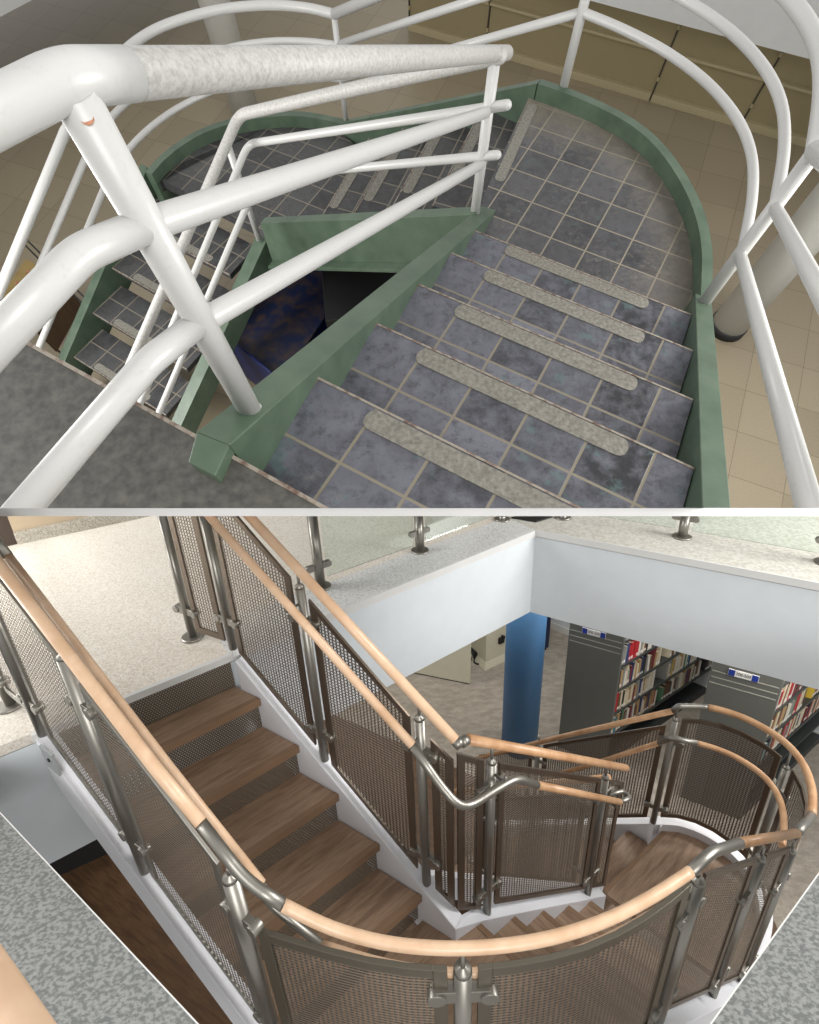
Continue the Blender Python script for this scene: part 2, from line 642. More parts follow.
        if root is not None:
            o0 = root['_o']
            o0 = Vector(o0)
        elif org is not None:
            o0 = Vector(org)
        else:
            xs = [v.co for v in bm.verts]
            o0 = Vector(((min(v.x for v in xs) + max(v.x for v in xs)) / 2, (min(v.y for v in xs) + max(v.y for v in xs)) / 2, min(v.z for v in xs)))
        for v in bm.verts:
            v.co -= o0
        me = bpy.data.meshes.new(name)
        bm.to_mesh(me)
        bm.free()
        for m in (mat if isinstance(mat, list) else [mat]):
            me.materials.append(m)
        ob = bpy.data.objects.new(name, me)
        COL.objects.link(ob)
        if root is not None:
            ob.parent = parent or root
        else:
            ob.matrix_world = hall.turn @ Matrix.Translation(o0)
        if bevel:
            md = ob.modifiers.new('edge', 'BEVEL')
            md.width = bevel
            md.segments = 2
            md.limit_method = 'ANGLE'
        return ob


def tag(o, label, cat, group=None, kind=None):
    if o is None:
        return o
    o['label'] = label
    o['category'] = cat
    if group:
        o['group'] = group
    if kind:
        o['kind'] = kind
    return o


def thing(name, hall, loc, label, cat, group=None, kind=None):
    o = bpy.data.objects.new(name, None)
    COL.objects.link(o)
    o.empty_display_size = 0.1
    o.matrix_world = hall.turn @ Matrix.Translation(loc)
    o['_o'] = tuple(loc)
    return tag(o, label, cat, group, kind)


def struct(name, mb, mat, hall, label, cat, bevel=0.0, keep=False):
    return tag(mb.build(name, mat, hall, bevel=bevel, keep=keep), label, cat, None, 'structure')

# ================================================================ white bar added to cover the seam between the two halls
dv = MB()
z1, z2 = 2.0, 2.25
k1, k2 = 3.9 / F_PX, -4.1 / F_PX
pts = []
for z in (z1, z2):
    for y in (k2, k1):
        for x in (-2.2, 2.2):
            pts.append(Vector((x, y * z, -z)))
p = [RB @ q for q in pts]
dv.hexa([p[0], p[1], p[5], p[4], p[2], p[3], p[7], p[6]])
struct('seam_filler', dv, M['divider'], B, 'added white beam running between the two stair halls', 'filler', keep=True)

# ================================================================ OLD HALL (upper): slate stair, white pipe rails
HA = 1.35
sA = HA / 1.15
rA = 0.162 * HA
UA = -HA
A1 = UA - 6 * rA
A2 = A1 - 5 * rA
AF = A2 - 7 * rA
T = 0.222 * sA

# --- setting
fl = MB()
c = [A.px(-900, 700, AF), A.px(1700, 700, AF)]
fl.prism([V(-9 * sA, 0.2 * sA), V(9 * sA, 0.2 * sA), V(9 * sA, 12 * sA), V(-9 * sA, 12 * sA)], AF - 0.1, AF)
struct('floor', fl, M['vinyl'], A, 'beige square vinyl tiles on the lower level under the slate stair', 'floor')

e0, e1 = A.px(19.5, 339, UA), A.px(198, 438, UA)
ed = flat(e1 - e0).normalized()
en = V(ed.y, -ed.x)                 # towards the viewer's side
far_l = flat(e0 - ed * 2.2)
far_r = flat(e1 + ed * 2.6)
us = MB()
us.prism([far_l, far_r, far_r + en * 2.0, far_l + en * 2.0], UA - 0.22, UA - 0.0)
struct('floor', us, M['slate_floor'], A, 'grey-green slate floor at the head of the old stair', 'floor')
ns = MB()
up_ = V(0, 0, 0.006)
ns.box(far_l + V(0, 0, UA) - en * 0.006, ed * (far_r - far_l).length, en * 0.012, up_)
ns2 = ns.build('trim_2', M['redwhite'], A)
tag(ns2, 'chipped white edging strip along the lip of the slate floor', 'trim', None, 'structure')

lw = MB()  # hidden wall added to block light entering the stair well
lw.prism([far_l + en * 0.7, far_r + en * 0.7, far_r + en * 0.85, far_l + en * 0.85], AF, UA - 0.2)
struct('light_block_wall', lw, M['fascia'], A, 'unseen wall added under the slate floor, keeping light out of the stair well', 'wall')

# far gallery fascia with its slab above the lower level
sh0, sh1 = A.px(420, 32, AF), A.px(808, 146, AF)
sd = flat(sh1 - sh0).normalized()
sn = V(-sd.y, sd.x)                 # away from the stair
fp = A.vp(586, 0, sh0, sh1)
f_lo = A.vp(680, 25, sh0, sh1).z
SHELF_H = 1.6 * sA
fo = MB()
g0 = flat(sh0 - sn * 0.55 * sA - sd * 6)
g1 = g0 + sd * 16
za = A.vp(586, 0, g0, g1).z
zb = A.vp(781, 51, g0, g1).z
zf = (za + zb) / 2
fo.prism([g0, g1, g1 + sn * 0.25, g0 + sn * 0.25], zf, zf + 1.6)
struct('wall_back', fo, M['fascia'], A, 'grey-white gallery fascia hanging over the tan shelving', 'wall')

# gallery edge at the top left corner
ga0, ga1 = A.px(0, 17, zf), A.px(32, 0, zf)
gad = flat(ga1 - ga0).normalized()
gan = V(-gad.y, gad.x)
if gan.x > 0:
    gan = -gan
gs = MB()
gs.prism([flat(ga0) - gad * 6, flat(ga0) + gad * 9, flat(ga0) + gad * 9 + gan * 4, flat(ga0) - gad * 6 + gan * 4], zf, zf + 0.7)
struct('wall_left', gs, M['fascia'], A, 'white gallery edge just showing in the top left corner', 'wall')

# --- staircase
Lp = [(318, 378), (376, 323.5), (418.5, 284.5), (451, 253), (475, 231)]
Rp = [None, (694, 468.5), (693, 400), (693, 351), (691.6, 315)]
I = [A.px(*q, UA - (k + 1) * rA) for k, q in enumerate(Lp)]
O = [A.px(*q, UA - (k + 1) * rA) if q else None for k, q in enumerate(Rp)]
st = (O[4] - O[1]) / 3
O[0] = O[1] - st
sti = (I[4] - I[0]) / 4
I0, O0 = I[0] - sti, O[0] - st

stair = thing('staircase', A, (I[2] + O[2]) / 2 - V(0, 0, 0.2), 'dark slate-tiled staircase with green painted stringers and rounded landings', 'staircase')


def strip_mb(a, b, back, t0, t1, w0, w1, z):
    """rounded concrete patch behind a nosing, t along the nosing, w back from it"""
    mb = MB()
    pl = []
    L = b - a
    r_ = (w1 - w0) / 2
    Ln = L.length
    for k in range(9):
        an = math.pi / 2 + math.pi * k / 8
        pl.append(a + L * t0 + L.normalized() * (r_ + r_ * math.cos(an) * 0.8) + back * (w0 + r_ - r_ * math.sin(an) * -1))
    for k in range(9):
        an = -math.pi / 2 + math.pi * k / 8
        pl.append(a + L * t1 + L.normalized() * (-r_ + r_ * math.cos(an) * 0.8) + back * (w0 + r_ - r_ * math.sin(an) * -1))
    mb.prism(pl, z - 0.01, z + 0.005)
    return mb


def slate_tread(a, b, a_prev, b_prev, z, mat, inset=0.0, strip=True, thick=0.07, st=(0.16, 0.83), lap=0.05):
    ux = flat(b - a).normalized()
    back = V(-ux.y, ux.x)
    if back.dot(flat(a_prev - a)) < 0:
        back = -back
    uvf = lambda p: ((p - a).dot(ux) / T * 1.0, (p - a).dot(back) / T + 0.02)
    mb = MB()
    mb.prism([flat(a), flat(b), flat(b_prev) + back * lap, flat(a_prev) + back * lap], z - thick, z, uvf)
    t_ = mb.build('tread', mat, A, stair)
    if strip:
        s_ = strip_mb(a, b, back, st[0], st[1], 0.010 * sA, 0.082 * sA, z)
        s_.build('worn_strip', M['concrete'], A, stair, t_)
    e = MB()
    e.box(flat(a, z - 0.012) - back * 0.004, flat(b - a), back * 0.009, V(0, 0, 0.015))
    e.build('nosing_edge', M['redwhite'], A, stair, t_)
    # riser under the nosing
    rz = MB()
    rz.box(flat(a, z - thick - rA) + back * 0.03, flat(b - a), back * 0.03, V(0, 0, rA))
    return t_, rz


for k in range(5):
    ap, bp = (I[k - 1], O[k - 1]) if k else (I0, O0)
    t_, rz = slate_tread(I[k], O[k], ap, bp, UA - (k + 1) * rA, M['slate'])
    rz.build('riser', M['slate'], A, stair)
rz = MB()
bk = V(-(O0 - I0).normalized().y, (O0 - I0).normalized().x)
rz.box(flat(I0, UA - 0.07 - rA) - bk * 0.03, flat(O0 - I0), bk * 0.03, V(0, 0, rA))
rz.build('riser', M['slate'], A, stair)

# right (outer) edge of landing one, from pixels on the stringer cap
zc = A1 + 0.10 * sA
cap_o = [A.px(*q, zc) for q in [(712, 345), (709.6, 312), (713, 283), (714.5, 246), (706, 210), (689, 176), (664, 141), (640, 121), (606, 103), (568, 87), (541.5, 79)]]
cap_o = spline(smooth_pts(cap_o, 1), 5)
cap_i = offset_xy(cap_o, 0.060 * sA)
# top of outer stringer along flight one
d1 = flat(st).normalized()
oz = lambda p: UA - rA * (1 + (flat(p - O[0]).dot(d1)) / flat(st).length)
s1 = [O[0] - st * 1.0, O[4] + st * 0.55]
n1 = V(d1.y, -d1.x)
s1i = [V(p.x, p.y, oz(p) + 0.035 * sA) + n1 * 0.005 for p in s1]
s1o = [p + n1 * 0.088 * sA for p in s1i]

sb = MB()
sb.ribbon(s1i, s1o, 0.42 * sA)
sb.build('stringer', M['green'], A, stair, bevel=0.004)
sb = MB()
sb.ribbon(cap_i, cap_o, 0.42 * sA)
sb.build('curved_stringer', M['green'], A, stair)

# inner stringer of flight one
di = flat(sti).normalized()
ni = V(-di.y, di.x)
i_end = A.vp(496, 210, I[0], I[4])
i_st = A.vp(229, 445, I[0], I[4])
a_in = [i_st, A.vp(295, 390, I[0], I[4]), A.vp(410, 289, I[0], I[4]), i_end]
zl = lambda s_: i_st.z + (i_end.z - i_st.z) * s_
a_in = [V(i_st.x + (i_end.x - i_st.x) * s_, i_st.y + (i_end.y - i_st.y) * s_, zl(s_)) for s_ in (0, .33, .66, 1)]
WI = 0.095 * sA
a_out = [p + ni * WI for p in a_in]
sb = MB()
sb.ribbon(a_in, a_out, 0.34 * sA)
# level end block standing on the slate floor
blk_i = A.px(215, 476, i_st.z)
blk_o = A.px(188, 462, i_st.z)
sb.ribbon([blk_i, a_in[0]], [blk_o, a_out[0]], abs(i_st.z - UA) + 0.002)
sb.build('stringer', M['green'], A, stair, bevel=0.004)

p2b = V(*((a_in[-1] + a_out[-1]) / 2))
# inner stringer of flight two, from the same corner down to the second corner
p2 = A.px(474.4, 217, a_in[-1].z + 0.05 * sA)
inb = A.px(258, 236, A2 + 0.12 * sA)
d2 = flat(inb - p2).normalized()
n2 = V(-d2.y, d2.x)                 # points to the void side or the stair side
if n2.dot(flat(I[2] - p2)) < 0:
    n2 = -n2                        # n2: towards flight one (the void)
za_, zb_ = A.vp(470, 206, p2, inb).z, A.vp(268, 221, p2, inb).z
c0 = flat(p2, za_) - d2 * 0.02
c1 = flat(A.vp(264, 220, p2, inb), zb_)
cap2a = [c0 - n2 * 0.03, lerp(c0, c1, .5) - n2 * 0.03, c1 - n2 * 0.03]
cap2b = [p_ + n2 * 0.075 * sA for p_ in cap2a]
sb = MB()
sb.ribbon(cap2a, cap2b, 0.36 * sA)
fa, fb = cap2b[0] - V(0, 0, 0.36 * sA), cap2b[2] - V(0, 0, 0.36 * sA)
sb.ribbon([fa - n2 * 0.05, fb - n2 * 0.05], [fa + n2 * 0.07 * sA, fb + n2 * 0.07 * sA], 0.035)
sb.build('stringer', M['green'], A, stair, bevel=0.003)

# outer stringer of flight two
zq = A2 + 0.10 * sA
o2a = cap_o[-1].copy()
o2b = A.px(346, 119.5, zq)
d2o = flat(o2b - o2a).normalized()
n2o = V(-d2o.y, d2o.x)
if n2o.dot(flat(I[2] - o2a)) < 0:
    n2o = -n2o
o2_out = [o2a, lerp(o2a, o2b, .5), o2b]
sb = MB()
sb.ribbon([p_ + n2o * 0.06 * sA for p_ in o2_out], o2_out, 0.40 * sA)
sb.build('stringer', M['green'], A, stair, bevel=0.003)

# second landing: rounded outer stringer, then flight three's outer stringer
cap2o = [A.px(*q, zq) for q in [(346, 119.5), (317, 112.5), (292, 109.5), (258.6, 112.5), (225, 119), (200, 128), (177, 141), (156, 158), (145, 172)]]
cap2o = spline(smooth_pts(cap2o, 1), 5)
cap2i = offset_xy(cap2o, 0.07 * sA)
sb = MB()
sb.ribbon(cap2i, cap2o, 0.38 * sA)
sb.build('curved_stringer', M['green'], A, stair)

# flight three
L3 = [A.px(*q, A2 - k * rA) for k, q in enumerate([(152, 175), (133, 222), (114, 266), (94, 310), (74, 357)])]
st3 = (L3[4] - L3[0]) / 4
st3.z = -rA
R3_0 = A.px(252, 226, A2)
nd3 = flat(R3_0 - L3[0])
for k in range(1, 7):
    a = L3[0] + st3 * k
    b = a + nd3
    ap = L3[0] + st3 * (k - 1)
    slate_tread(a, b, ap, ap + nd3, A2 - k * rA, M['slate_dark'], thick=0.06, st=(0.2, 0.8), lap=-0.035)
d3 = flat(st3).normalized()
n3 = V(-d3.y, d3.x)
if n3.dot(nd3) > 0:
    n3 = -n3                        # outward (left in the photograph)
q0, q1 = cap2o[-1].copy(), None
s3i = [L3[0] + V(0, 0, 0.075 * sA), L3[0] + st3 * 7.6 + V(0, 0, 0.075 * sA)]
s3i = [p_ + n3 * 0.004 for p_ in s3i]
s3o = [p_ + n3 * 0.085 * sA for p_ in s3i]
sb = MB()
sb.ribbon(s3i, s3o, 0.36 * sA)
sb.build('stringer', M['green'], A, stair, bevel=0.003)
# inner stringer of flight three
R3 = inb.copy()
j0 = flat(R3, A2 + 0.08 * sA) - d3 * 0.05
j1 = j0 + st3 * 7.6
sb = MB()
sb.ribbon([j0 + n3 * 0.06 * sA, j1 + n3 * 0.06 * sA], [j0 - n3 * 0.05 * sA, j1 - n3 * 0.05 * sA], 0.25 * sA)
sb.build('stringer', M['green'], A, stair, bevel=0.003)

# landing one slab
lu = flat(O[4] - I[4]).normalized()
lv = V(-lu.y, lu.x)
org1 = flat(A.px(598.4, 226.9, A1))
uv1 = lambda p_: ((p_ - org1).dot(lu) / T, (p_ - org1).dot(lv) / T)
back2 = A.px(537, 92, A1)
nose2_in = flat(p2) - n2 * 0.03
edge2 = flat(A.px(528, 99, A1))
edge2i = flat(A.px(488, 186, A1))
ev = (edge2i - edge2).normalized()
e2a = edge2 - ev * 0.12 * sA
e2b = edge2i + ev * 0.10 * sA
ic = uv1(I[4])
M['slate_worn'] = m_slate_tile('worn_slate_tile', sr(50, 51, 55), sr(88, 87, 90), sr(74, 94, 92), sr(138, 130, 114), 0.030, 0.6, (ic[0] + 0.5, ic[1] + 1.5, 4.7, 7.2))
poly = [flat(I[4]) - lv * 0.06, flat(O[4]) - lv * 0.06] + [flat(p_) for p_ in cap_i[::3]] + [e2a, e2b]
ld = MB()
ld.prism(poly, A1 - 0.12, A1, uv1)
land1 = ld.build('landing', M['slate_worn'], A, stair)
bkv = V(-ev.y, ev.x)
if bkv.dot(flat(O[4]) - e2a) < 0:
    bkv = -bkv
s_ = strip_mb(e2a, e2b, bkv, 0.14, 0.86, 0.02, 0.085 * sA, A1)
s_.build('worn_strip', M['concrete'], A, stair, land1)

# flight two treads: run from landing one to landing two
f2step = (flat(inb) - flat(p2)) * (1.0 / 5.35)
f2w = e2a - e2b
b0 = e2b.copy()
prev_a, prev_b = e2a, e2b
for k in range(1, 5):
    a = e2a + f2step * k
    b = e2b + f2step * k
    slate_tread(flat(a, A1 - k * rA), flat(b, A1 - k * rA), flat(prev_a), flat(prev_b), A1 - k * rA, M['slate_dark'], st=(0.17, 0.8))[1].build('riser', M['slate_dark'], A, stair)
    prev_a, prev_b = a, b

# landing two slab
org2 = flat(A.px(274, 150, A2))
uv2 = lambda p_: ((p_ - org2).dot(lu) / T, (p_ - org2).dot(lv) / T)
lst = [flat(p_) for p_ in cap2i[::3]] + [flat(L3[0]), flat(R3_0), flat(inb) - d2 * 0.0, prev_b, prev_a]
ld = MB()
ld.prism(lst, A2 - 0.10, A2, uv2)
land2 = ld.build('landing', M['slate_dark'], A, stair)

# --- white pipe railings
RT, RM, RP = 0.0345 * sA, 0.0235 * sA, 0.031 * sA
p1 = A.px(251, 412, UA - 0.42 * rA + 0.03 * sA)
p1 = A.vp(251, 412, a_in[0] + ni * WI / 2, a_in[3] + ni * WI / 2)
g1 = thing('pipe_railing', A, p1, 'white pipe railing in front, its scuffed top rail crossing the old stair', 'railing')
t1 = A.up(p1, 78, 88)
mb = MB()
mb.tube([p1, t1], RP, 18)
post1 = mb.build('post', M['white'], A, g1)
cb = MB()
cb.lathe(p1 + V(0, 0, 0.001), [(RP * 1.12, 0), (RP * 1.08, 0.008), (RP, 0.014)], 18)
cb.build('weld_ring', M['white'], A, g1, post1)
p2t = A.up(p2, 495.5, 58)
mb = MB()
mb.tube([p2 - V(0, 0, 0.06), p2t], RP * 0.9, 16)
mb.build('post', M['white'], A, g1)
P_, Q_ = p1, p2
tb = A.vp(67, 78, P_, Q_)
te = A.vp(507, 53, P_, Q_)
ts = A.vp(128, 74, P_, Q_)
ts = tb + (te - tb) * ((flat(ts - tb).length) / flat(te - tb).length)
mb = MB()
mb.tube([ts, lerp(ts, te, .4), te], RT * 0.90, 24, dome=True, end_only=True)
toprail = mb.build('top_rail', M['worn'], A, g1)
tag_ = A.px(0, 112, tb.z)
dir0 = (tag_ - tb).normalized()
mb = MB()
mb.tube(round_corner([tb + dir0 * 1.2, tb, ts + (te - tb).normalized() * 0.002], 0.03), RT * 0.92, 24)
mb.build('bend_rail', M['white'], A, g1)
for (l1, l2, bend, out) in (((148, 225), (486, 112.5), (80, 254), (0, 338)), ((196, 325), (480, 165), (149, 362), (24, 508))):
    w0, w1 = A.vp(*l1, P_, Q_), A.vp(*l2, P_, Q_)
    bq = A.vp(*bend, P_, Q_)
    oq = A.px(*out, bq.z)
    mb = MB()
    mb.tube([w0, lerp(w0, w1, .5), w1], RM * 1.08, 16, dome=True)
    mb.build('mid_rail', M['white'], A, g1)
    mb = MB()
    mb.tube(round_corner([w0, bq, oq + (oq - bq) * 0.5], 0.03), RM * 1.12, 16)
    mb.build('mid_rail', M['white'], A, g1)
ch = MB()
ch.lathe(lerp(t1, p1, 0.17) + V(0.0, 0, 0), [(0.004, -0.01), (0.010, 0), (0.004, 0.01)], 10)
chv = A.up(p1, 88, 116)
cd = (-chv).normalized()
ch = MB()
ch.tube([chv + cd * RP * 0.97, chv + cd * RP * 1.03], 0.011, 10)
ch.build('rust_chip', M['rust'], A, g1, post1)

# inner railing along flights two and three
g2 = thing('pipe_railing', A, inb, 'white inner pipe railing that bends down beside the dark lower flight', 'railing')
it = A.up(inb, 230, 138)
mb = MB()
mb.tube([inb - V(0, 0, 0.04), it], RM * 1.05, 14)
mb.build('post', M['white'], A, g2)
in3 = inb + st3 * 3
rails2 = [('top_rail', (500, 56), (239, 115), [(181, 246), (125, 378)], RT * 0.95),
          ('mid_rail', (507, 105), (248, 144), [(208, 240), (140, 404)], RM),
          ('mid_rail', (497, 155), (259, 177), [(206, 298), (160, 410)], RM)]
for nm, s_, b_, dn, rr in rails2:
    u0 = A.vp(*s_, p2, inb)
    u1 = A.vp(*b_, p2, inb)
    u2 = A.vp(*dn[-1], u1, u1 + st3)
    mb = MB()
    mb.tube(round_corner([u0, u1, u2 + (u2 - u1) * 0.25], 0.09), rr, 14, dome=True)
    mb.build(nm, M['white'] if rr < RT * 0.9 else M['worn'], A, g2)

# outer railing: flight one, landing one, flight two, landing two, flight three
pr = A.px(703, 304, A1 + 0.14 * sA)
g3 = thing('pipe_railing', A, pr, 'white outer pipe railing curving around both landings of the old stair', 'railing')
prt = A.up(pr, 814, 152)
mb = MB()
mb.tube([pr - V(0, 0, 0.03), prt], RP, 16)
mb.build('post', M['white'], A, g3)
p3 = A.px(564, 85, zc)
farb = A.px(346, 120, zq)
hl, hm, ht = 0.345 * sA, 0.572 * sA, 0.80 * sA
fl_, fm_, ft_ = 0.327 * sA, 0.577 * sA, 0.775 * sA
mb = MB()
mb.tube([p3 - V(0, 0, .03), p3 + V(0, 0, ht)], RP * 0.95, 14)
mb.build('post', M['white'], A, g3)
mb = MB()
mb.tube([farb - V(0, 0, .03), farb + V(0, 0, ft_)], RM * 1.05, 12)
mb.build('post', M['white'], A, g3)
low = [(585, 17), (624.5, 29), (669, 51), (710, 82), (741, 118), (754, 154), (756, 191), (744, 236)]
base_curve = [A.px(*q, pr.z + hl) for q in low]
base_curve[0] = flat(p3, base_curve[0].z)
base_curve[-1] = flat(pr, base_curve[0].z)
base_curve = spline(smooth_pts(base_curve, 1), 6)
# far ends and the sloping run down flight three
arc_top = [(332, 15), (310, 7), (270, 3), (220, 8), (180, 18), (145, 34), (125, 47), (88, 92), (65, 132)]
arc_mid = [(334, 45), (305, 40), (270, 40), (222, 46), (180, 65), (133, 96), (107, 115), (84, 162)]
arc_low = [(337, 79), (300, 73), (260, 74), (212, 89), (165, 113), (125, 145), (103, 191)]
ends = {'t': (14, 256), 'm': (44, 256), 'l': (39, 347)}
for nm, hh, ff, rr, arc, en_ in (('top_rail', ht, ft_, RT, arc_top, ends['t']), ('mid_rail', hm, fm_, RM * 1.05, arc_mid, ends['m']), ('mid_rail', hl, fl_, RM * 1.05, arc_low, ends['l'])):
    cv = [flat(p_, pr.z + hh) for p_ in base_curve]
    mb = MB()
    mb.tube(cv, rr, 14)
    mb.build(nm, M['white'], A, g3)
    a_, b_ = flat(p3, pr.z + hh), flat(farb, farb.z + ff)
    mb = MB()
    mb.tube([a_, lerp(a_, b_, .5), b_], rr, 14)
    mb.build(nm, M['white'], A, g3)
    ac = [A.px(*q, b_.z) for q in arc]
    ac[0] = b_
    ac = spline(smooth_pts(ac, 1), 5)
    pl_q = ac[-1]
    dn = A.vp(*en_, pl_q, pl_q + st3)
    mb = MB()
    mb.tube(ac + [dn, dn + (dn - pl_q) * 0.5], rr * 0.95, 14)
    mb.build(nm, M['white'], A, g3)
# flight one, right side, towards the viewer
dO = (O[1] - O[4]).normalized()
for nm, q_a, q_b, rr in (('mid_rail', (775, 207), (819, 290), RM * 1.05), ('mid_rail', (742, 255), (806, 495), RM * 1.1)):
    a_ = A.up(pr, *q_a)
    b_ = A.vp(*q_b, pr, pr + V(O[1].x - O[4].x, O[1].y - O[4].y))
    mb = MB()
    mb.tube([a_, b_ + (b_ - a_) * 1.3], rr, 14, dome=True)
    mb.build(nm, M['white'], A, g3)
    slope = (b_ - a_) / flat(b_ - a_).length
a_ = flat(pr, pr.z + ht)
mb = MB()
mb.tube([a_, a_ + slope * 1.3], RT * 1.05, 16, dome=True)
mb.build('top_rail', M['white'], A, g3)

# --- round columns
def column(px_, r_, top, label, hall, mat, zf_, ring=True):
    cb_ = hall.px(*px_, zf_)
    t_ = thing('column', hall, cb_, label, 'column')
    m_ = MB()
    m_.lathe(cb_, [(r_, 0.0), (r_, top)], 40)
    m_.build('shaft', mat, hall, t_)
    if ring:
        m_ = MB()
        m_.lathe(cb_, [(r_ * 1.06, 0.0), (r_ * 1.06, 0.10), (r_ * 1.01, 0.105)], 40)
        m_.build('base_ring', M['rubber'], hall, t_)
    return t_


column((726, 328), 0.185 * sA, 3.7, 'grey round column with a black base ring beside the old stair', A, M['grey_column'], AF)
column((246, 112), 0.185 * sA, 3.7, 'pale grey round column behind the rounded lower landing', A, M['grey_column'], AF, False)

# --- empty tan shelving along the far side
ups = [A.vp(417, 8, sh0, sh1), A.vp(492, 24, sh0, sh1), A.vp(665, 62, sh0, sh1), A.vp(763, 86, sh0, sh1)]
tt = [flat(u_ - sh0).dot(sd) for u_ in ups]
bay = (tt[3] - tt[2])
knots = [tt[2] + bay * k for k in range(-3, 4)]
SH = zf - AF + 0.5
dpt = 0.30 * sA
mid = A.vp(673, 54, sh0, sh1).z - AF
names_bay = ['fourth bay from the right of the tan shelving, mostly behind the pipe rails', 'tan shelf bay behind the post between the landing rails', 'tan shelf bay right of the thin post at the landing',
             'tan shelf bay between the two dark slots, at the rounded landing', 'tan shelf bay at the right, crossed by the curved mid rail', 'last tan shelf bay at the far right']
for k in range(len(knots) - 1):
    o_ = flat(sh0, AF) + sd * knots[k]
    if A.proj(o_ + sd * bay)[0] < 330 or A.proj(o_)[0] > 900:
        continue
    t_ = thing('shelf_bay', A, o_ + sd * bay / 2, names_bay[k], 'shelving', 'empty tan shelf bays')
    m_ = MB()
    m_.box(o_ + sn * 0.02 + sd * 0.012, sd * (bay - 0.024), sn * 0.02, V(0, 0, SH))
    m_.build('back_panel', M['shelf_tan'], A, t_)
    m_ = MB()
    m_.box(o_ - sn * 0.05 * sA + sd * 0.012, sd * (bay - 0.024), sn * 0.07 * sA, V(0, 0, 0.09 * sA))
    m_.build('kick_plate', M['shelf_edge'], A, t_, bevel=0.004)
    for hz in (mid, mid * 2.05):
        m_ = MB()
        m_.box(o_ - sn * 0.05 * sA + sd * 0.012 + V(0, 0, hz), sd * (bay - 0.024), sn * 0.075 * sA, V(0, 0, 0.03 * sA))
        m_.build('shelf', M['shelf_edge'], A, t_, bevel=0.003)
    m_ = MB()
    m_.box(o_ + sn * 0.0 - sd * 0.010, sd * 0.020, sn * 0.04, V(0, 0, SH))
    m_.build('upright', M['dark_slot'], A, t_)
    for hz in (mid * 0.42, mid * 1.45):
        m_ = MB()
        m_.box(o_ - sn * 0.02 - sd * 0.016 + V(0, 0, hz), sd * 0.032, sn * 0.03, V(0, 0, 0.05))
        m_.build('bracket', M['shelf_edge'], A, t_)

# --- blue book cart in the stair well
zt_ = AF + 0.62 * sA
k_ = [A.px(*q, zt_ + 0.12) for q in [(224, 333), (277, 376), (343, 281), (290, 248)]]
cx_ = (k_[1] - k_[2]); cx_ = flat(cx_)
wv = flat(k_[0] - k_[1])
ca = flat(k_[2])
cart = thing('book_cart', A, ca + cx_ / 2 + wv / 2 + V(0, 0, AF), 'worn blue metal book cart with a rusty top, down in the stair well', 'cart')
m_ = MB()
m_.box(flat(ca, zt_ - 0.03), cx_, wv, V(0, 0, 0.03))
m_.build('top_shelf', M['blue_worn'], A, cart, bevel=0.006)
m_ = MB()
m_.box(flat(ca, AF + 0.18), cx_, wv, V(0, 0, 0.03))
m_.build('bottom_shelf', M['blue_enamel'], A, cart, bevel=0.006)
for e_, nn in ((ca, -cx_.normalized()), (ca + cx_, cx_.normalized())):
    # end panel with rounded upper corners
    m_ = MB()
    w_ = wv.length
    wd_ = wv.normalized()
    prof = []
    hh = zt_ + 0.13
    rc = 0.12
    for an in range(0, 91, 15):
        prof.append((w_ - rc + rc * math.sin(math.radians(an)), hh - rc + rc * math.cos(math.radians(an))))
    prof = [(rc - rc * math.cos(math.radians(a_)), hh - rc + rc * math.sin(math.radians(a_))) for a_ in range(0, 91, 15)] + prof
    prof = [(0, AF + 0.12)] + prof + [(w_, AF + 0.12)]
    fr_ = [flat(e_ + wd_ * a_, h_) for a_, h_ in prof]
    bk_ = [p_ + nn * 0.025 for p_ in fr_]
    va = [m_.bm.verts.new(p_) for p_ in fr_]
    vb = [m_.bm.verts.new(p_) for p_ in bk_]
    m_.face(va)
    m_.face(vb[::-1])
    for i_ in range(len(va)):
        j_ = (i_ + 1) % len(va)
        m_.face([va[i_], va[j_], vb[j_], vb[i_]])
    m_.build('end_panel', M['blue_enamel'], A, cart, bevel=0.006)
m_ = MB()
hb = ca - cx_.normalized() * 0.03
m_.tube(round_corner([flat(hb + wd_ * 0.1, zt_ + 0.02), flat(hb + wd_ * 0.1 - cx_.normalized() * 0.12, zt_ + 0.12), flat(hb + wd_ * (w_ - 0.1) - cx_.normalized() * 0.12, zt_ + 0.12), flat(hb + wd_ * (w_ - 0.1), zt_ + 0.02)], 0.05), 0.018, 10)
m_.build('handle', M['blue_enamel'], A, cart)
for e_ in (ca + cx_ * 0.1 + wv * 0.15, ca + cx_ * 0.9 + wv * 0.15, ca + cx_ * 0.1 + wv * 0.85, ca + cx_ * 0.9 + wv * 0.85):
    m_ = MB()
    w0_ = flat(e_, AF + 0.06)
    m_.tube([w0_ - wd_ * 0.015, w0_ + wd_ * 0.015], 0.06, 16)
    m_.build('caster', M['rubber'], A, cart)

kb = [A.px(*q, AF + 0.95 * sA) for q in [(318, 252), (445, 240), (436, 262), (362, 318)]]  # cabinet-like black box, added partly for the shade under flight one
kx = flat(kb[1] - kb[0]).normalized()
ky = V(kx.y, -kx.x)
dark_fill = thing('cabinet', A, flat(kb[0], AF) + kx * 0.6 + ky * 0.4, 'black box added to fill the dark under the old stair, beside the blue cart', 'cabinet')
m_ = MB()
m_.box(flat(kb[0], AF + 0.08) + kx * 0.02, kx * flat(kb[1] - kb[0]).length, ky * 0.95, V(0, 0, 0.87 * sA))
m_.build('body', M['black'], A, dark_fill, bevel=0.01)
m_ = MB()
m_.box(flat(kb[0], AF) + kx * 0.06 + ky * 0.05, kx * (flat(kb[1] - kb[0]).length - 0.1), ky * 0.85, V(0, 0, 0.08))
m_.build('plinth', M['rubber'], A, dark_fill)

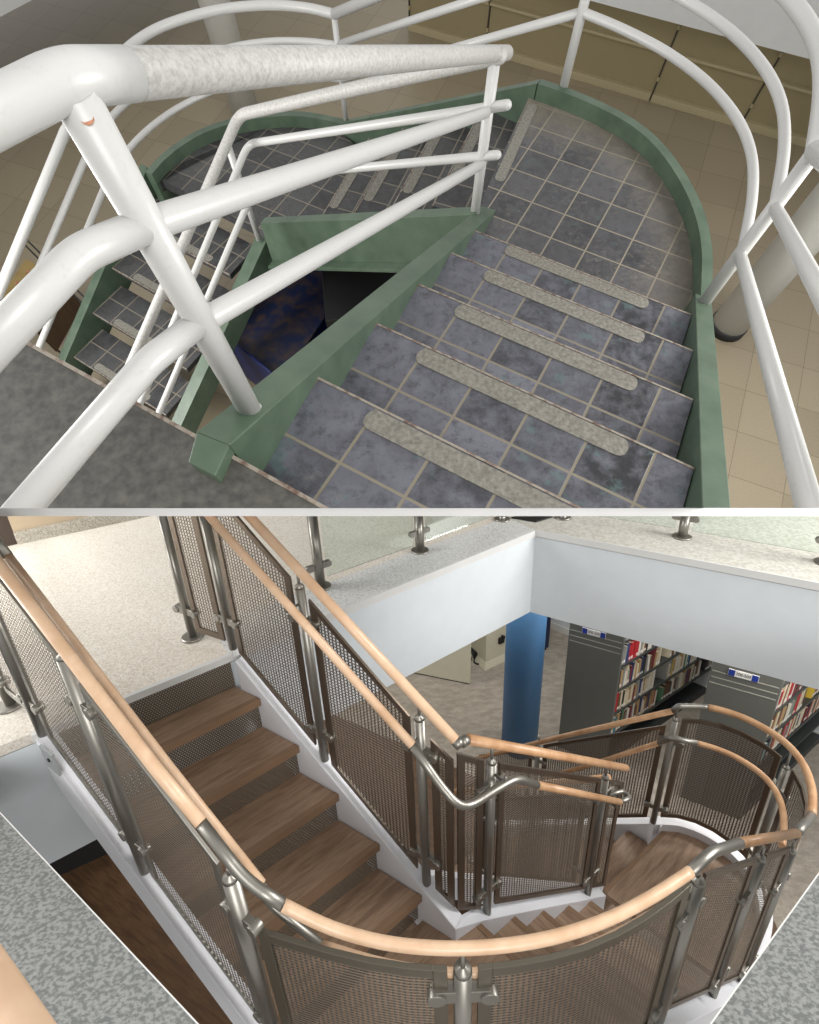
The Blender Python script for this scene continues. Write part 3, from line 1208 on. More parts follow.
# --- ochre seat with brown slatted side and thin black frame, at the left edge
zs = AF + 0.50 * sA
q_ = [A.px(*p_, zs) for p_ in [(0, 305), (26, 258), (62, 281), (34, 330)]]
q_[0] = A.px(-14, 318, zs)
cc = (q_[0] + q_[1] + q_[2] + q_[3]) / 4
seat = thing('chair', A, flat(cc, AF), 'ochre-topped chair with brown slats and thin black metal frame, by the old stair', 'chair')
m_ = MB()
pl = round_corner([flat(p_) for p_ in q_ + [q_[0]]], 0.06, 4)[:-1]
m_.prism(pl, zs - 0.035, zs)
m_.build('seat', M['ochre'], A, seat, bevel=0.006)
for q__ in ((28, 272), (17, 283)):
    bp_ = A.px(*q__, zs)
    m_ = MB()
    m_.lathe(bp_, [(0.022, 0), (0.022, 0.008), (0.012, 0.016)], 10)
    m_.build('bolt', M['rust'], A, seat)
e_ = flat(q_[3] - q_[2])
sw = flat(q_[1] - q_[2])
m_ = MB()
m_.box(flat(q_[2], zs - 0.40) - sw.normalized() * 0.03 * 0, e_, sw.normalized() * 0.03, V(0, 0, 0.36))
m_.build('side_panel', M['brown_slat'], A, seat)
for q__, w__ in (((26, 246), (84, 305)), ((28, 241), (87, 300))):
    a_, b_ = A.px(*q__, zs + 0.02), A.px(*w__, zs - 0.12)
    m_ = MB()
    m_.tube([a_, b_, flat(b_, AF)], 0.010, 8)
    m_.build('leg', M['black_metal'], A, seat)
for c_ in (q_[0], q_[1], q_[3]):
    ci = flat(lerp(c_, cc, 0.12))
    m_ = MB()
    m_.tube([flat(ci, AF), flat(ci, zs - 0.03)], 0.012, 8)
    m_.build('leg', M['black_metal'], A, seat)

# ================================================================ NEW HALL (lower): plank stair, steel and woven-wire guards
HB = 1.6
rB = 0.122 * HB
UB = -HB
B1 = UB - 6 * rB
B2 = B1 - 5 * rB
BF = B2 - 7 * rB

I = [B.px(*q, UB - (k + 1) * rB) for k, q in enumerate([(259.5, 698.6), (297.5, 745), (338.4, 796.5), (380, 843.3), (421, 895.6)])]
stB = (I[4] - I[0]) / 4
stB.z = -rB
I = [I[0] + stB * k for k in range(5)]
E0, E1 = B.px(0, 746, UB), B.px(535, 530, UB)
ed = flat(E1 - E0).normalized()
en = V(-ed.y, ed.x)                       # away from the opening
E2 = B.px(819, 583, UB)
rd = flat(E2 - E1).normalized()
rn = V(-rd.y, rd.x)
WB = 0.76
Lp = B.px(46, 737, UB)
dB = flat(stB).normalized()
nd = (flat(I[0]) - flat(Lp)) - dB * (flat(I[0]) - flat(Lp)).dot(dB)
side = nd.normalized()                    # from left stringer to right stringer
nosd = V(0.80, 0.60).normalized()
Wn = nd.length / nosd.dot(side)

# --- setting
FASC = 0.72
fl = MB()
fl.prism([V(-9, -1), V(9, -1), V(9, 13), V(-9, 13)], BF - 0.1, BF)
struct('floor', fl, M['carpet'], B, 'grey carpet on the lower level around the blue column', 'floor')
w0, w1 = flat(B.px(344, 719, BF)), flat(B.px(390, 739, BF))
w2 = flat(B.px(768, 907, BF))
fl = MB()
fl.prism([V(-7, -0.5), V(2.4, -0.5), w2, lerp(w1, w2, 0.5), w1, w0, w0 + (w0 - w1) * 3, V(-7, 6.6)], BF - 0.02, BF + 0.004)
struct('floor', fl, M['floor_wood'], B, 'brown plank floor at the foot of the new stair', 'floor')

far_e = flat(E0 - ed * 3.5)
onE = lambda p_: flat(E0) + ed * flat(p_ - E0).dot(ed)
hR, hL = onE(I[0] - stB), onE(Lp)
ter = MB()
eo = 0.30
ter.prism([far_e, hR + ed * 0.02, hR + en * eo + ed * 0.02, flat(E1) + en * eo, flat(E1) + en * 6, far_e + en * 6], UB - 0.05, UB)
struct('floor', ter, M['terrazzo'], B, 'pale terrazzo of the upper level at the stair head', 'floor')
bd = MB()
bA, bB_ = hR + ed * 0.02, flat(E1)
bd.prism([bA, bB_, bB_ + en * eo, bA + en * eo], UB - 0.05, UB + 0.003)
struct('trim_3', bd, M['terrazzo_grey'], B, 'grey terrazzo border strip along the long edge of the opening', 'border')
cf = MB()
c0 = flat(E1)
crn = c0 + en * eo
cf.prism([c0, c0 + rd * 5, c0 + rd * 5 + rn * 5, c0 + rn * 5 + ed * 3, c0 + en * eo * 1.0], UB - 0.05, UB + 0.0015)
struct('floor', cf, M['carpet_gallery'], B, 'mottled carpet of the gallery on the right, beyond the opening', 'floor')
# slabs / fascia
fs = MB()
fs.prism([far_e, c0, c0 + en * 6, far_e + en * 6], UB - FASC, UB - 0.055)
struct('wall_left', fs, M['white_wall'], B, 'white fascia below the terrazzo edge, left of the inner corner', 'wall')
fs = MB()
fs.prism([c0, c0 + rd * 5, c0 + rd * 5 + rn * 5, c0 + rn * 5], UB - FASC, UB - 0.055)
struct('wall_right', fs, M['white_wall'], B, 'white fascia below the carpet edge, right of the inner corner', 'wall')
tr = MB()
tA = hR + ed * 0.09
tr.prism([tA, c0, c0 - en * 0.012, tA - en * 0.012], UB - 0.05, UB + 0.002)
struct('trim_4', tr, M['pale_trim'], B, 'pale edge strip along the top of the left fascia', 'trim')
tr = MB()
tr.prism([c0, c0 + rd * 5, c0 + rd * 5 - rn * 0.012, c0 - rn * 0.012], UB - 0.045, UB + 0.006)
struct('trim_5', tr, M['pale_trim'], B, 'pale edge strip along the top of the right fascia', 'trim')
tr = MB()
tr.prism([hL - ed * 0.05, hR + ed * 0.04, hR + ed * 0.04 - en * 0.022, hL - ed * 0.05 - en * 0.022], UB - 0.035, UB + 0.003)
struct('trim_6', tr, M['pale_trim'], B, 'pale nosing strip at the head of the plank stair', 'trim')
# black wall added for the baseboard and the shaded gap under the slab
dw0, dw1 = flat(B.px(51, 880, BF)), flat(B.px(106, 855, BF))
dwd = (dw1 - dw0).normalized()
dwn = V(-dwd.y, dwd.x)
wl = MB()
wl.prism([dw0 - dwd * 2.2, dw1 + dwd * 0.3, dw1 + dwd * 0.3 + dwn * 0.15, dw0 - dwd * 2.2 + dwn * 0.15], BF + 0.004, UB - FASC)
struct('wall_dark_gap', wl, M['base_black'], B, 'black wall standing in for the shaded gap under the left fascia', 'wall')
# pale wall with terrazzo skirting at the top left, door frame
bw0, bw1 = flat(B.px(18, 544, UB)), flat(B.px(102, 526, UB))
bwd = (bw1 - bw0).normalized()
bwn = V(-bwd.y, bwd.x)
wl = MB()
wl.prism([bw0, bw0 + bwd * 5, bw0 + bwd * 5 + bwn * 0.15, bw0 + bwn * 0.15], UB, UB + 2.4)
struct('wall_back', wl, M['tan_wall'], B, 'tan wall at the end of the pale terrazzo', 'wall')
sk = MB()
skh = B.up(B.px(40, 539.5, UB), 38, 527).z - UB
sk.prism([bw0 - bwn * 0.015, bw0 + bwd * 5 - bwn * 0.015, bw0 + bwd * 5, bw0], UB, UB + skh)
struct('baseboard_back', sk, M['terrazzo_dark'], B, 'speckled terrazzo skirting under the tan wall', 'baseboard')
df = MB()
df.prism([bw0, bw0 - bwd * 0.06, bw0 - bwd * 0.06 + bwn * 0.2, bw0 + bwn * 0.2], UB, UB + 2.2)
df.prism([bw0 - bwd * 0.06, bw0 - bwd * 1.1, bw0 - bwd * 1.1 + bwn * 0.06, bw0 - bwd * 0.06 + bwn * 0.06], UB, UB + 2.2)
struct('door_1', df, M['dark_wood'], B, 'dark brown door frame at the top left beside the tan wall', 'door')

# balcony carpet nearest the viewer
for (qa, qb, sgn, nm_, lb) in (((0, 813.6), (196.6, 1024), 1, 'left', 'mottled grey carpet of the balcony at the lower left'), ((819, 874.6), (712, 1024), -1, 'right', 'mottled grey carpet of the balcony at the lower right')):
    a_, b_ = flat(B.px(*qa, UB)), flat(B.px(*qb, UB))
    dd = (b_ - a_).normalized()
    nn = V(-dd.y, dd.x) * -1
    if nn.dot(flat(a_) * -1) < 0 and False:
        nn = -nn
    mid_ = (a_ + b_) / 2
    if (nn.x > 0) == (sgn > 0):
        nn = -nn
    m_ = MB()
    a2, b2 = a_ - dd * 1.2, b_ + dd * 0.5
    m_.prism([a2, b2, b2 + nn * 2, a2 + nn * 2], UB - 0.3, UB)
    struct('floor', m_, M['carpet_near'], B, lb, 'floor')
    m_ = MB()
    m_.prism([a2, b2, b2 - nn * 0.003, a2 - nn * 0.003], UB - 0.06, UB + 0.002)
    tag(m_.build('trim_7' if sgn > 0 else 'trim_8', M['pale_trim'], B), 'thin pale metal edge of the carpeted balcony, lower ' + nm_, 'trim', None, 'structure')

# --- staircase
stairB = thing('staircase', B, flat(I[2] - side * WB / 2, B1), 'brown plank staircase with white stringers and perforated risers', 'staircase')


def plank(a, b, run, z, wood='tread_wood'):
    """tread with front edge a-b, going back by run"""
    back = flat(run)
    m_ = MB()
    m_.prism([flat(a), flat(b), flat(b) + back, flat(a) + back], z - 0.04, z)
    t_ = m_.build('tread', M[wood], B, stairB, bevel=0.004)
    e = MB()
    bn = back.normalized()
    ab = flat(b - a)
    e.box(flat(a, z - 0.042) - bn * 0.004, ab, bn * 0.028, V(0, 0, 0.0435))
    e.build('nosing', M['tread_edge'], B, stairB, t_)
    return t_


def riser_sheet(a, b, z0, z1):
    m_ = MB()
    L = flat(b - a).length
    m_.face([flat(a, z0), flat(b, z0), flat(b, z1), flat(a, z1)], [(0, 0), (L, 0), (L, z1 - z0), (0, z1 - z0)])
    return m_.build('riser_sheet', M['riser'], B, stairB)


for k in range(5):
    z = UB - (k + 1) * rB
    a, b = I[k] - nosd * Wn, I[k]
    plank(a, b, -stB * 1.12, z)
    ia = flat(stB) * 0.10
    riser_sheet(a - ia, b - ia, z - rB, z - 0.04)
riser_sheet(hL - en * 0.02, hR - en * 0.02 + ed * 0.02, UB - rB * 1.05, UB - 0.03)

# right stringer with its cap, down to the apex
capR = lambda s_, off=0.0: (I[0] + stB * s_ + side * off + V(0, 0, 0.055))
apex = B.px(457, 938, B1)
sA_, sB_ = -0.62, flat(apex - I[0]).dot(dB) / flat(stB).length
m_ = MB()
inn = [capR(sA_, 0.004), capR(2, 0.004), capR(sB_, 0.004)]
out = [p_ + side * 0.07 for p_ in inn]
m_.ribbon(inn, out, 0.36)
m_.build('stringer', M['white_steel'], B, stairB, bevel=0.004)
# left stringer
capL = lambda s_, off=0.0: (flat(Lp) + flat(stB) * s_ + side * off + V(0, 0, UB - rB * s_ + 0.02))
sLa = flat(B.vp(270, 1017, Lp, Lp + stB) - Lp).dot(dB) / flat(stB).length
m_ = MB()
inn = [capL(0.0, 0.035), capL(2.5, 0.035), capL(sLa, 0.035)]
out = [p_ - side * 0.07 for p_ in inn]
m_.ribbon(inn, out, 0.24)
m_.build('stringer', M['white_steel'], B, stairB, bevel=0.004)
mp = MB()
q0 = B.vp(40, 740, out[0], out[2])
mp.box(q0 - side * 0.012 - V(0, 0, 0.02), dB * 0.10, side * 0.01, V(0, 0, -0.11))
mpo = mp.build('mounting_plate', M['plate'], B, stairB)
mp = MB()
hc = B.vp(49, 760, out[0] - side * 0.013, out[2] - side * 0.013)
mp.tube([hc, hc - side * 0.004], 0.009, 10)
mp.build('bolt_hole', M['black'], B, stairB, mpo)

# flight two
N = [B.px(*q, B1 - k * rB) for k, q in enumerate([(481, 923.5), (514.5, 916), (543, 910), (567.5, 905), (590.5, 901)])]
st2 = (N[4] - N[0]) / 4
st2.z = -rB
N = [N[0] + st2 * k for k in range(6)]
d2b = flat(st2).normalized()
n2b = V(d2b.y, -d2b.x)                     # towards the viewer
noz2 = V(0.72, -0.69).normalized()
fr = B.px(657, 1020, B1 + 0.05)
W2 = abs((flat(fr) - flat(N[0])).dot(n2b)) / noz2.dot(n2b)
# landing one
ZF = B1 + 0.98
arc_px = [(270, 914.5), (321, 950), (383, 969), (444, 971), (478.5, 967.5), (550, 960.5), (584, 952), (628, 932), (672, 903), (692, 883.5)]
pa = B.vp(270, 1017, Lp, Lp + stB)
pa = V(pa.x, pa.y, UB - rB * sLa + 0.02)
arc1 = [flat(pa)] + [flat(B.px(*q, ZF)) for q in arc_px[1:-1]] + [flat(fr)]
arc1 = spline(smooth_pts(arc1, 2), 14)
L6 = flat(I[4] + stB * 0.9) - nosd * Wn
poly = [flat(I[4] + stB * 0.0), flat(apex), flat(N[0]), flat(N[0]) + noz2 * W2] + [flat(p_) for p_ in arc1[::-1]] + [flat(I[4] - nosd * Wn)]
m_ = MB()
m_.prism(poly, B1 - 0.05, B1)
m_.build('landing', M['tread_wood'], B, stairB)
for k in range(1, 5):
    plank(N[k], N[k] + noz2 * W2, -st2 * 1.12, B1 - k * rB, 'tread_wood2')
    riser_sheet(N[k] - st2 * 0.1, N[k] + noz2 * W2 - st2 * 0.1, B1 - (k + 1) * rB, B1 - k * rB - 0.04)
riser_sheet(N[0] - st2 * 0.1, N[0] + noz2 * W2 - st2 * 0.1, B1 - rB, B1 - 0.04)
e = MB()
e.box(flat(N[0], B1 - 0.04) , flat(noz2 * W2), -flat(st2).normalized() * 0.028, V(0, 0, 0.0435))
e.build('nosing', M['tread_edge'], B, stairB)
# flight two inner stringer
tip2 = B.vp(606, 897, N[0], N[4])
s2e = flat(tip2 - N[0]).dot(d2b) / flat(st2).length
cap2 = lambda s_: N[0] + st2 * s_ + V(0, 0, 0.022)
m_ = MB()
in1e, out1e = capR(sB_, 0.004), capR(sB_, 0.074)
inn = [in1e - V(0, 0, 0.001), cap2(0.12), cap2(2.4), cap2(s2e)]
out = [p_ - n2b * 0.07 for p_ in inn]
out[0] = out1e - V(0, 0, 0.001)
m_.ribbon(inn, out, [0.36, 0.36, 0.36, 0.30])
m_.build('stringer', M['white_steel'], B, stairB, bevel=0.003)
# outer stringer: curved along landing one, straight along flight two, curved along landing two
c1o = offset_xy([flat(p_, B1 + 0.05) for p_ in arc1], -0.05)
m_ = MB()
m_.ribbon([flat(p_, B1 + 0.05) for p_ in offset_xy(arc1, 0.02)], c1o, 0.34)
m_.build('curved_stringer', M['white_steel'], B, stairB)
fr3 = B.px(744, 972, B1 - 3 * rB)
fend = flat(fr) + d2b * (flat(st2).length * 5.0)
oz2 = lambda p_: B1 + 0.05 - rB * max(0, min(5, (flat(p_ - N[0]).dot(d2b) / flat(st2).length - 1.46)))
s2 = [flat(fr), lerp(flat(fr), flat(fr3), .5), flat(fr3)]
s2 = [V(p_.x, p_.y, oz2(p_)) for p_ in s2]
m_ = MB()
m_.ribbon([p_ - n2b * 0.02 for p_ in s2], [p_ + n2b * 0.05 for p_ in s2], 0.34)
m_.build('stringer', M['white_steel'], B, stairB, bevel=0.003)
L2a = B.px(653, 822, B2 + 0.07)
ZR2 = B2 + 0.07 + 1.13
arc2_px = [(812, 815), (815, 790), (806, 765), (790, 745), (770, 730), (740, 715), (707, 704), (692, 702.5)]
arc2 = [flat(fr3)] + [flat(B.px(*q, ZR2)) for q in arc2_px[:-1]] + [flat(L2a)]
arc2 = spline(smooth_pts(arc2, 1), 5)
m_ = MB()
zz2 = [max(B2 + 0.07, s2[-1].z - 0.09 * i_) for i_ in range(len(arc2))]
m_.ribbon([flat(p_, z_) for p_, z_ in zip(offset_xy(arc2, 0.02), zz2)], [flat(p_, z_) for p_, z_ in zip(offset_xy(arc2, -0.05), zz2)], 0.30)
m_.build('curved_stringer', M['white_steel'], B, stairB)
# flight three
F0a, F0b = B.px(662, 831, B2), B.px(603, 890, B2)
st3b = B.px(628, 831, B2 - rB) - F0a
st3b = V(st3b.x, st3b.y, -rB)
nd3b = flat(F0b - F0a)
poly = [flat(F0a), flat(F0b), flat(N[5]), flat(N[5]) + noz2 * W2] + [flat(p_) for p_ in arc2[3:]]
m_ = MB()
m_.prism(poly, B2 - 0.05, B2)
land2 = m_.build('landing', M['tread_wood'], B, stairB)
e = MB()
bk3 = -flat(st3b).normalized()
e.box(flat(F0a, B2 - 0.04), nd3b, bk3 * 0.028, V(0, 0, 0.0435))
e.build('nosing', M['tread_edge'], B, stairB, land2)
for k in range(1, 7):
    a = F0a + st3b * k
    plank(a, a + nd3b, -st3b * 1.12, B2 - k * rB)
    riser_sheet(a - st3b * 0.1, a + nd3b - st3b * 0.1, B2 - (k + 1) * rB, B2 - k * rB - 0.04)
d3b = flat(st3b).normalized()
n3b = V(-d3b.y, d3b.x)
if n3b.dot(nd3b) > 0:
    n3b = -n3b
j_ = [flat(L2a, B2 + 0.069) - d3b * 0.05, F0a + n3b * 0.03 + V(0, 0, 0.07), F0a + st3b * 7 + n3b * 0.03 + V(0, 0, 0.07)]
m_ = MB()
m_.ribbon([p_ - n3b * 0.02 for p_ in j_], [p_ + n3b * 0.05 for p_ in j_], 0.32)
m_.build('stringer', M['white_steel'], B, stairB, bevel=0.003)
j2 = [F0a + nd3b + V(0, 0, 0.05), F0a + nd3b + st3b * 7 + V(0, 0, 0.05)]
m_ = MB()
m_.ribbon([p_ for p_ in j2], [p_ - n3b * 0.06 for p_ in j2], 0.32)
m_.build('stringer', M['white_steel'], B, stairB, bevel=0.003)

# --- guards
def post(root, b, h, t, mat='steel', flange=False, r_=0.021, cs=1.0, clamps=((0.16,), (0.80,)), stem=None, sides=(1, -1)):
    m_ = MB()
    m_.tube([b, b + V(0, 0, h - 0.02)], r_, 16)
    po = m_.build('post', M[mat], B, root)
    if po is None:
        return None
    m_ = MB()
    m_.lathe(b + V(0, 0, h - 0.02), [(r_, 0), (r_ * 0.85, 0.012), (r_ * 0.32, 0.02), (r_ * 0.3, 0.021)], 16)
    m_.build('post_cap', M['steel'], B, root, po)
    if stem:
        m_ = MB()
        m_.tube([b + V(0, 0, h - 0.004), b + V(0, 0, h + 0.02), stem], 0.0065, 8)
        m_.build('rail_stem', M['steel'], B, root, po)
    if flange:
        m_ = MB()
        m_.lathe(b, [(0.058, 0), (0.058, 0.008), (0.052, 0.012)], 24)
        m_.build('flange', M['steel'], B, root, po)
    t = flat(t).normalized()
    nn = V(-t.y, t.x)
    for (f_,) in clamps:
        m_ = MB()
        for sg in sides:
            o_ = b + V(0, 0, h * f_) + t * sg * 0.012
            m_.box(o_ - nn * 0.013 * cs - V(0, 0, 0.021 * cs), t * sg * 0.052 * cs, nn * 0.026 * cs, V(0, 0, 0.042 * cs))
            m_.tube([o_ + t * sg * 0.050 * cs - nn * 0.019 * cs, o_ + t * sg * 0.050 * cs + nn * 0.019 * cs], 0.021 * cs, 14)
        m_.build('clamp', M['steel'], B, root, po, bevel=0.002)
    return po


def panel(root, pts, lo, hi, mat='dark_steel', inset=(0.045, 0.045), bar=0.034, th=0.012, step=0.10, top_mat=None):
    """framed woven-wire infill along a base line (points carry the stringer height)"""
    L = [0]
    for a, b in zip(pts, pts[1:]):
        L.append(L[-1] + flat(b - a).length)
    tot = L[-1]

    def at_s(s_):
        for i_ in range(len(pts) - 1):
            if s_ <= L[i_ + 1] + 1e-9:
                return pts[i_].lerp(pts[i_ + 1], (s_ - L[i_]) / max(1e-9, L[i_ + 1] - L[i_]))
        return pts[-1].copy()
    s0, s1 = inset[0], tot - inset[1]
    n = max(1, int((s1 - s0) / step)) if len(pts) > 2 else 1
    ss = [s0 + (s1 - s0) * k / n for k in range(n + 1)]
    pp = [at_s(x_) for x_ in ss]
    h0_, h1_ = hi if isinstance(hi, tuple) else (hi, hi)
    hat = lambda x_: h0_ + (h1_ - h0_) * x_ / tot
    fr_ = MB()

    def seg(a, b, z0a, z1a, z0b, z1b):
        t = flat(b - a).normalized()
        nn = V(-t.y, t.x) * th / 2
        fr_.hexa([flat(a, a.z + z0a) - nn, flat(b, b.z + z0b) - nn, flat(b, b.z + z0b) + nn, flat(a, a.z + z0a) + nn,
                  flat(a, a.z + z1a) - nn, flat(b, b.z + z1b) - nn, flat(b, b.z + z1b) + nn, flat(a, a.z + z1a) + nn])
    ea, eb = at_s(s0 + bar), at_s(s1 - bar)
    sin = [s0 + bar] + [x_ for x_ in ss if s0 + bar + 0.01 < x_ < s1 - bar - 0.01] + [s1 - bar]
    inner = [at_s(x_) for x_ in sin]
    for zf_ in ((lambda x_: lo + bar), hat):
        li = [p_ + V(0, 0, zf_(x_)) for p_, x_ in zip(offset_xy(inner, th / 2), sin)]
        lo_ = [p_ + V(0, 0, zf_(x_)) for p_, x_ in zip(offset_xy(inner, -th / 2), sin)]
        fr_.ribbon(li, lo_, bar)
    seg(pp[0], ea, lo, hat(s0), lo, hat(s0 + bar))
    seg(eb, pp[-1], lo, hat(s1 - bar), lo, hat(s1))
    po = fr_.build('panel_frame', M[mat], B, root, bevel=0.0015)
    ms = MB()
    for (a, b, u0, u1) in zip(pp, pp[1:], ss, ss[1:]):
        ms.face([flat(a, a.z + lo + bar * .5), flat(b, b.z + lo + bar * .5), flat(b, b.z + hat(u1) - bar * .5), flat(a, a.z + hat(u0) - bar * .5)],
                [(u0, a.z + lo), (u1, b.z + lo), (u1, b.z + hat(u1)), (u0, a.z + hat(u0))], len(pts) > 2)
    if po is None:
        ms.build('woven_mesh', M['mesh'], B, root)
    else:
        ms.build('woven_mesh', M['mesh'], B, root, po)
    return po


def rail(root, pts, r_, mat, name='handrail', dome=False):
    m_ = MB()
    m_.tube(pts, r_, 16, dome=dome)
    return m_.build(name, M[mat], B, root)


RW, RG = 0.0205, 0.0172
# outer guard
gO = thing('guard_railing', B, flat(pa, B1), 'outer steel guard with woven-wire panels and maple handrail around the plank stair', 'railing')
Lq = Lp + flat(stB)
lz = lambda p_: UB - rB * flat(p_ - Lp).dot(dB) / flat(stB).length + 0.02
pL1 = V(Lp.x, Lp.y, UB + 0.02)
pL2 = B.vp(150, 880, Lp, Lq); pL2.z = lz(pL2)
pL0 = B.px(11, 705, UB)
rl = [B.vp(*q, Lp, Lq) for q in [(0, 566), (157, 770), (201, 823), (245, 880)]]
r_start = rl[0] + (rl[0] - rl[1]) * 0.6
rail(gO, [r_start, rl[1], rl[2]], 0.0185, 'maple')
post(gO, pL0, 1.02, pL0 - pL1, flange=True)
post(gO, pL1, 1.05, stB, r_=0.023)
post(gO, pL2, 1.06, stB, stem=B.vp(72, 660, Lp, Lq), r_=0.023)
post(gO, pa, B.up(pa, 231, 873).z - pa.z, stB, stem=rl[3] - V(0, 0, 0.01), r_=0.025)
panel(gO, [flat(pL0, UB), flat(pL1, UB)], 0.10, 0.98, 'steel')
panel(gO, [pL1, pL2], 0.05, 1.0, 'steel')
panel(gO, [pL2, pa], 0.05, 1.0, 'steel')
# curved front
zr1 = [rl[3].z - 0.05, -1.645, -1.665, -1.671, -1.671, -1.675, -1.69, -1.71]
hr = [B.px(*q, z_) for q, z_ in zip([(283, 905), (330, 931), (390, 947), (462, 951), (540, 944), (600, 925), (650, 900), (690, 872)], zr1)]
hr = spline(smooth_pts(hr, 1), 5)
rail(gO, round_corner([rl[2], rl[3], hr[0] + (hr[1] - hr[0]) * 0.0], 0.06), 0.0172, 'steel', 'elbow')
rail(gO, hr, 0.0172, 'maple')
zfr = oz2(fr)
mid_i = min(range(len(arc1)), key=lambda i_: abs(B.proj(flat(arc1[i_], ZF))[0] - 462))
pm = flat(arc1[mid_i], B1 + 0.05)
ph = ZF + 0.01 - (B1 + 0.05)
post(gO, pm, B.up(pm, 462, 966).z - pm.z, arc1[mid_i + 1] - arc1[mid_i - 1], stem=flat(pm, -1.685), r_=0.028, cs=1.35, clamps=((0.16,), (0.86,)))
a1 = [flat(p_, B1 + 0.05) for p_ in arc1]
panel(gO, a1[:mid_i + 1], 0.06, ZF - B1 - 0.05, 'mid_steel', (0.05, 0.045), bar=0.042, th=0.016)
panel(gO, a1[mid_i:], 0.06, ZF - B1 - 0.05, 'mid_steel', (0.045, 0.05), bar=0.042, th=0.016)
frb = V(fr.x, fr.y, zfr)
fr2 = B.vp(710, 1000, fr, fr3); fr2.z = oz2(fr2)
fr3b = V(fr3.x, fr3.y, oz2(fr3))
rf = [B.vp(*q, fr, fr3) for q in [(690, 872), (712, 852), (740, 843), (797, 833)]]
post(gO, frb, B.up(frb, 700, 878).z - frb.z, st2, stem=rf[0] - V(0, 0, 0.01), r_=0.025)
for pb, q in ((fr2, (758, 853)), (fr3b, (793, 849))):
    t_ = B.up(pb, *q)
    post(gO, pb, t_.z - pb.z, st2, stem=t_ + V(0, 0, 0.06), clamps=((0.15,), (0.78,)))
zt0, zt1 = B.vp(708, 867, fr, fr3).z, B.vp(793, 846, fr, fr3).z
zt_at = lambda p_: zt0 + (zt1 - zt0) * flat(p_ - fr).length / flat(fr3 - fr).length
panel(gO, [frb, fr2], 0.06, (zt_at(frb) - frb.z, zt_at(fr2) - fr2.z), 'dark_steel')
panel(gO, [fr2, fr3b], 0.06, (zt_at(fr2) - fr2.z, zt_at(fr3b) - fr3b.z), 'dark_steel')
rail(gO, round_corner([hr[-1], rf[1], rf[2]], 0.03), 0.0172, 'steel', 'elbow')
rail(gO, [rf[2], rf[3]], 0.0175, 'maple_mid')
a2r = [B.px(*q, ZR2) for q in arc2_px]
a2r[-1] = flat(L2a, ZR2)
a2r = spline(smooth_pts(a2r, 1), 5)
rail(gO, round_corner([rf[3], lerp(rf[3], a2r[0], .5), a2r[0]], 0.03), RG * 1.1, 'steel', 'elbow')
nst = len(a2r) - 5
rail(gO, a2r[:nst], RW, 'maple_mid')
r3 = [B.vp(*q, L2a, L2a + st3b) for q in [(673, 711), (560, 737), (470, 760)]]
rail(gO, round_corner(a2r[nst - 1:-1] + [flat(L2a, ZR2), r3[0]], 0.04), RG * 1.1, 'steel', 'elbow')
rail(gO, [r3[0], r3[1], r3[2]], RW * 0.95, 'maple_mid')
# landing two guard
a2b = [flat(p_, B2 + 0.07) for p_ in arc2]
i2 = min(range(len(a2b)), key=lambda i_: abs(B.proj(flat(a2b[i_], B2 + 1.07))[0] - 785) + (0 if B.proj(flat(a2b[i_], B2 + 1.07))[1] < 785 else 500))
post(gO, a2b[i2], 1.0, a2b[i2 + 1] - a2b[i2 - 1], stem=flat(a2b[i2], ZR2))
L2p = flat(L2a, B2 + 0.07)
post(gO, L2p, 1.03, stB, stem=flat(L2a, ZR2))
panel(gO, a2b[3:i2 + 1], 0.06, 1.02)
panel(gO, a2b[i2:], 0.06, 1.02)
f3e = L2p + V(st3b.x, st3b.y, -rB) * 4
f3m = L2p + V(st3b.x, st3b.y, -rB) * 4.2
panel(gO, [L2p, f3m], 0.06, 0.98)
post(gO, f3m, 1.03, st3b, stem=f3m + V(0, 0, 1.09))
panel(gO, [f3m, L2p + st3b * 7], 0.06, 0.98)
# grab rail on the inner face of the outer guard
off = side * 0.085
gr = [B.vp(*q, Lp + off, Lq + off) for q in [(8, 556), (172, 770), (262, 884), (268, 903), (312, 932)]]
rail(gO, [gr[0] + (gr[0] - gr[1]) * 0.0, gr[1], gr[2]], 0.015, 'maple', 'grab_rail')
rail(gO, [gr[0] + (gr[0] - gr[1]).normalized() * 0.25, gr[0]], RG * 0.95, 'steel', 'grab_rail_end')
ga = [B.px(*q, -1.88) for q in [(322, 945), (390, 969), (462, 977), (530, 969), (582, 951), (625, 931), (662, 909), (683, 893)]]
ga = spline(smooth_pts(ga, 1), 4)
rail(gO, round_corner([gr[2], gr[3], ga[0]], 0.05), 0.013, 'steel', 'grab_rail_end')
rail(gO, ga, 0.0135, 'maple', 'grab_rail')
zg2 = ZR2 - 0.12
gq = [B.px(*q, zg2) for q in [(782, 846), (785, 826), (783, 805), (776, 788), (760, 771), (735, 755), (712, 747), (697, 743)]]
gq = spline(smooth_pts(gq, 1), 4)
rail(gO, gq, RG, 'maple_mid', 'grab_rail')
o3 = L2a - n3b * 0.085
g3r = [B.vp(*q, o3, o3 + st3b) for q in [(659, 743), (590, 765), (545, 778)]]
rail(gO, round_corner([gq[-1], B.px(672, 738, zg2), g3r[0]], 0.04), RG, 'steel', 'grab_rail_end')
rail(gO, g3r, RG, 'maple_mid', 'grab_rail')

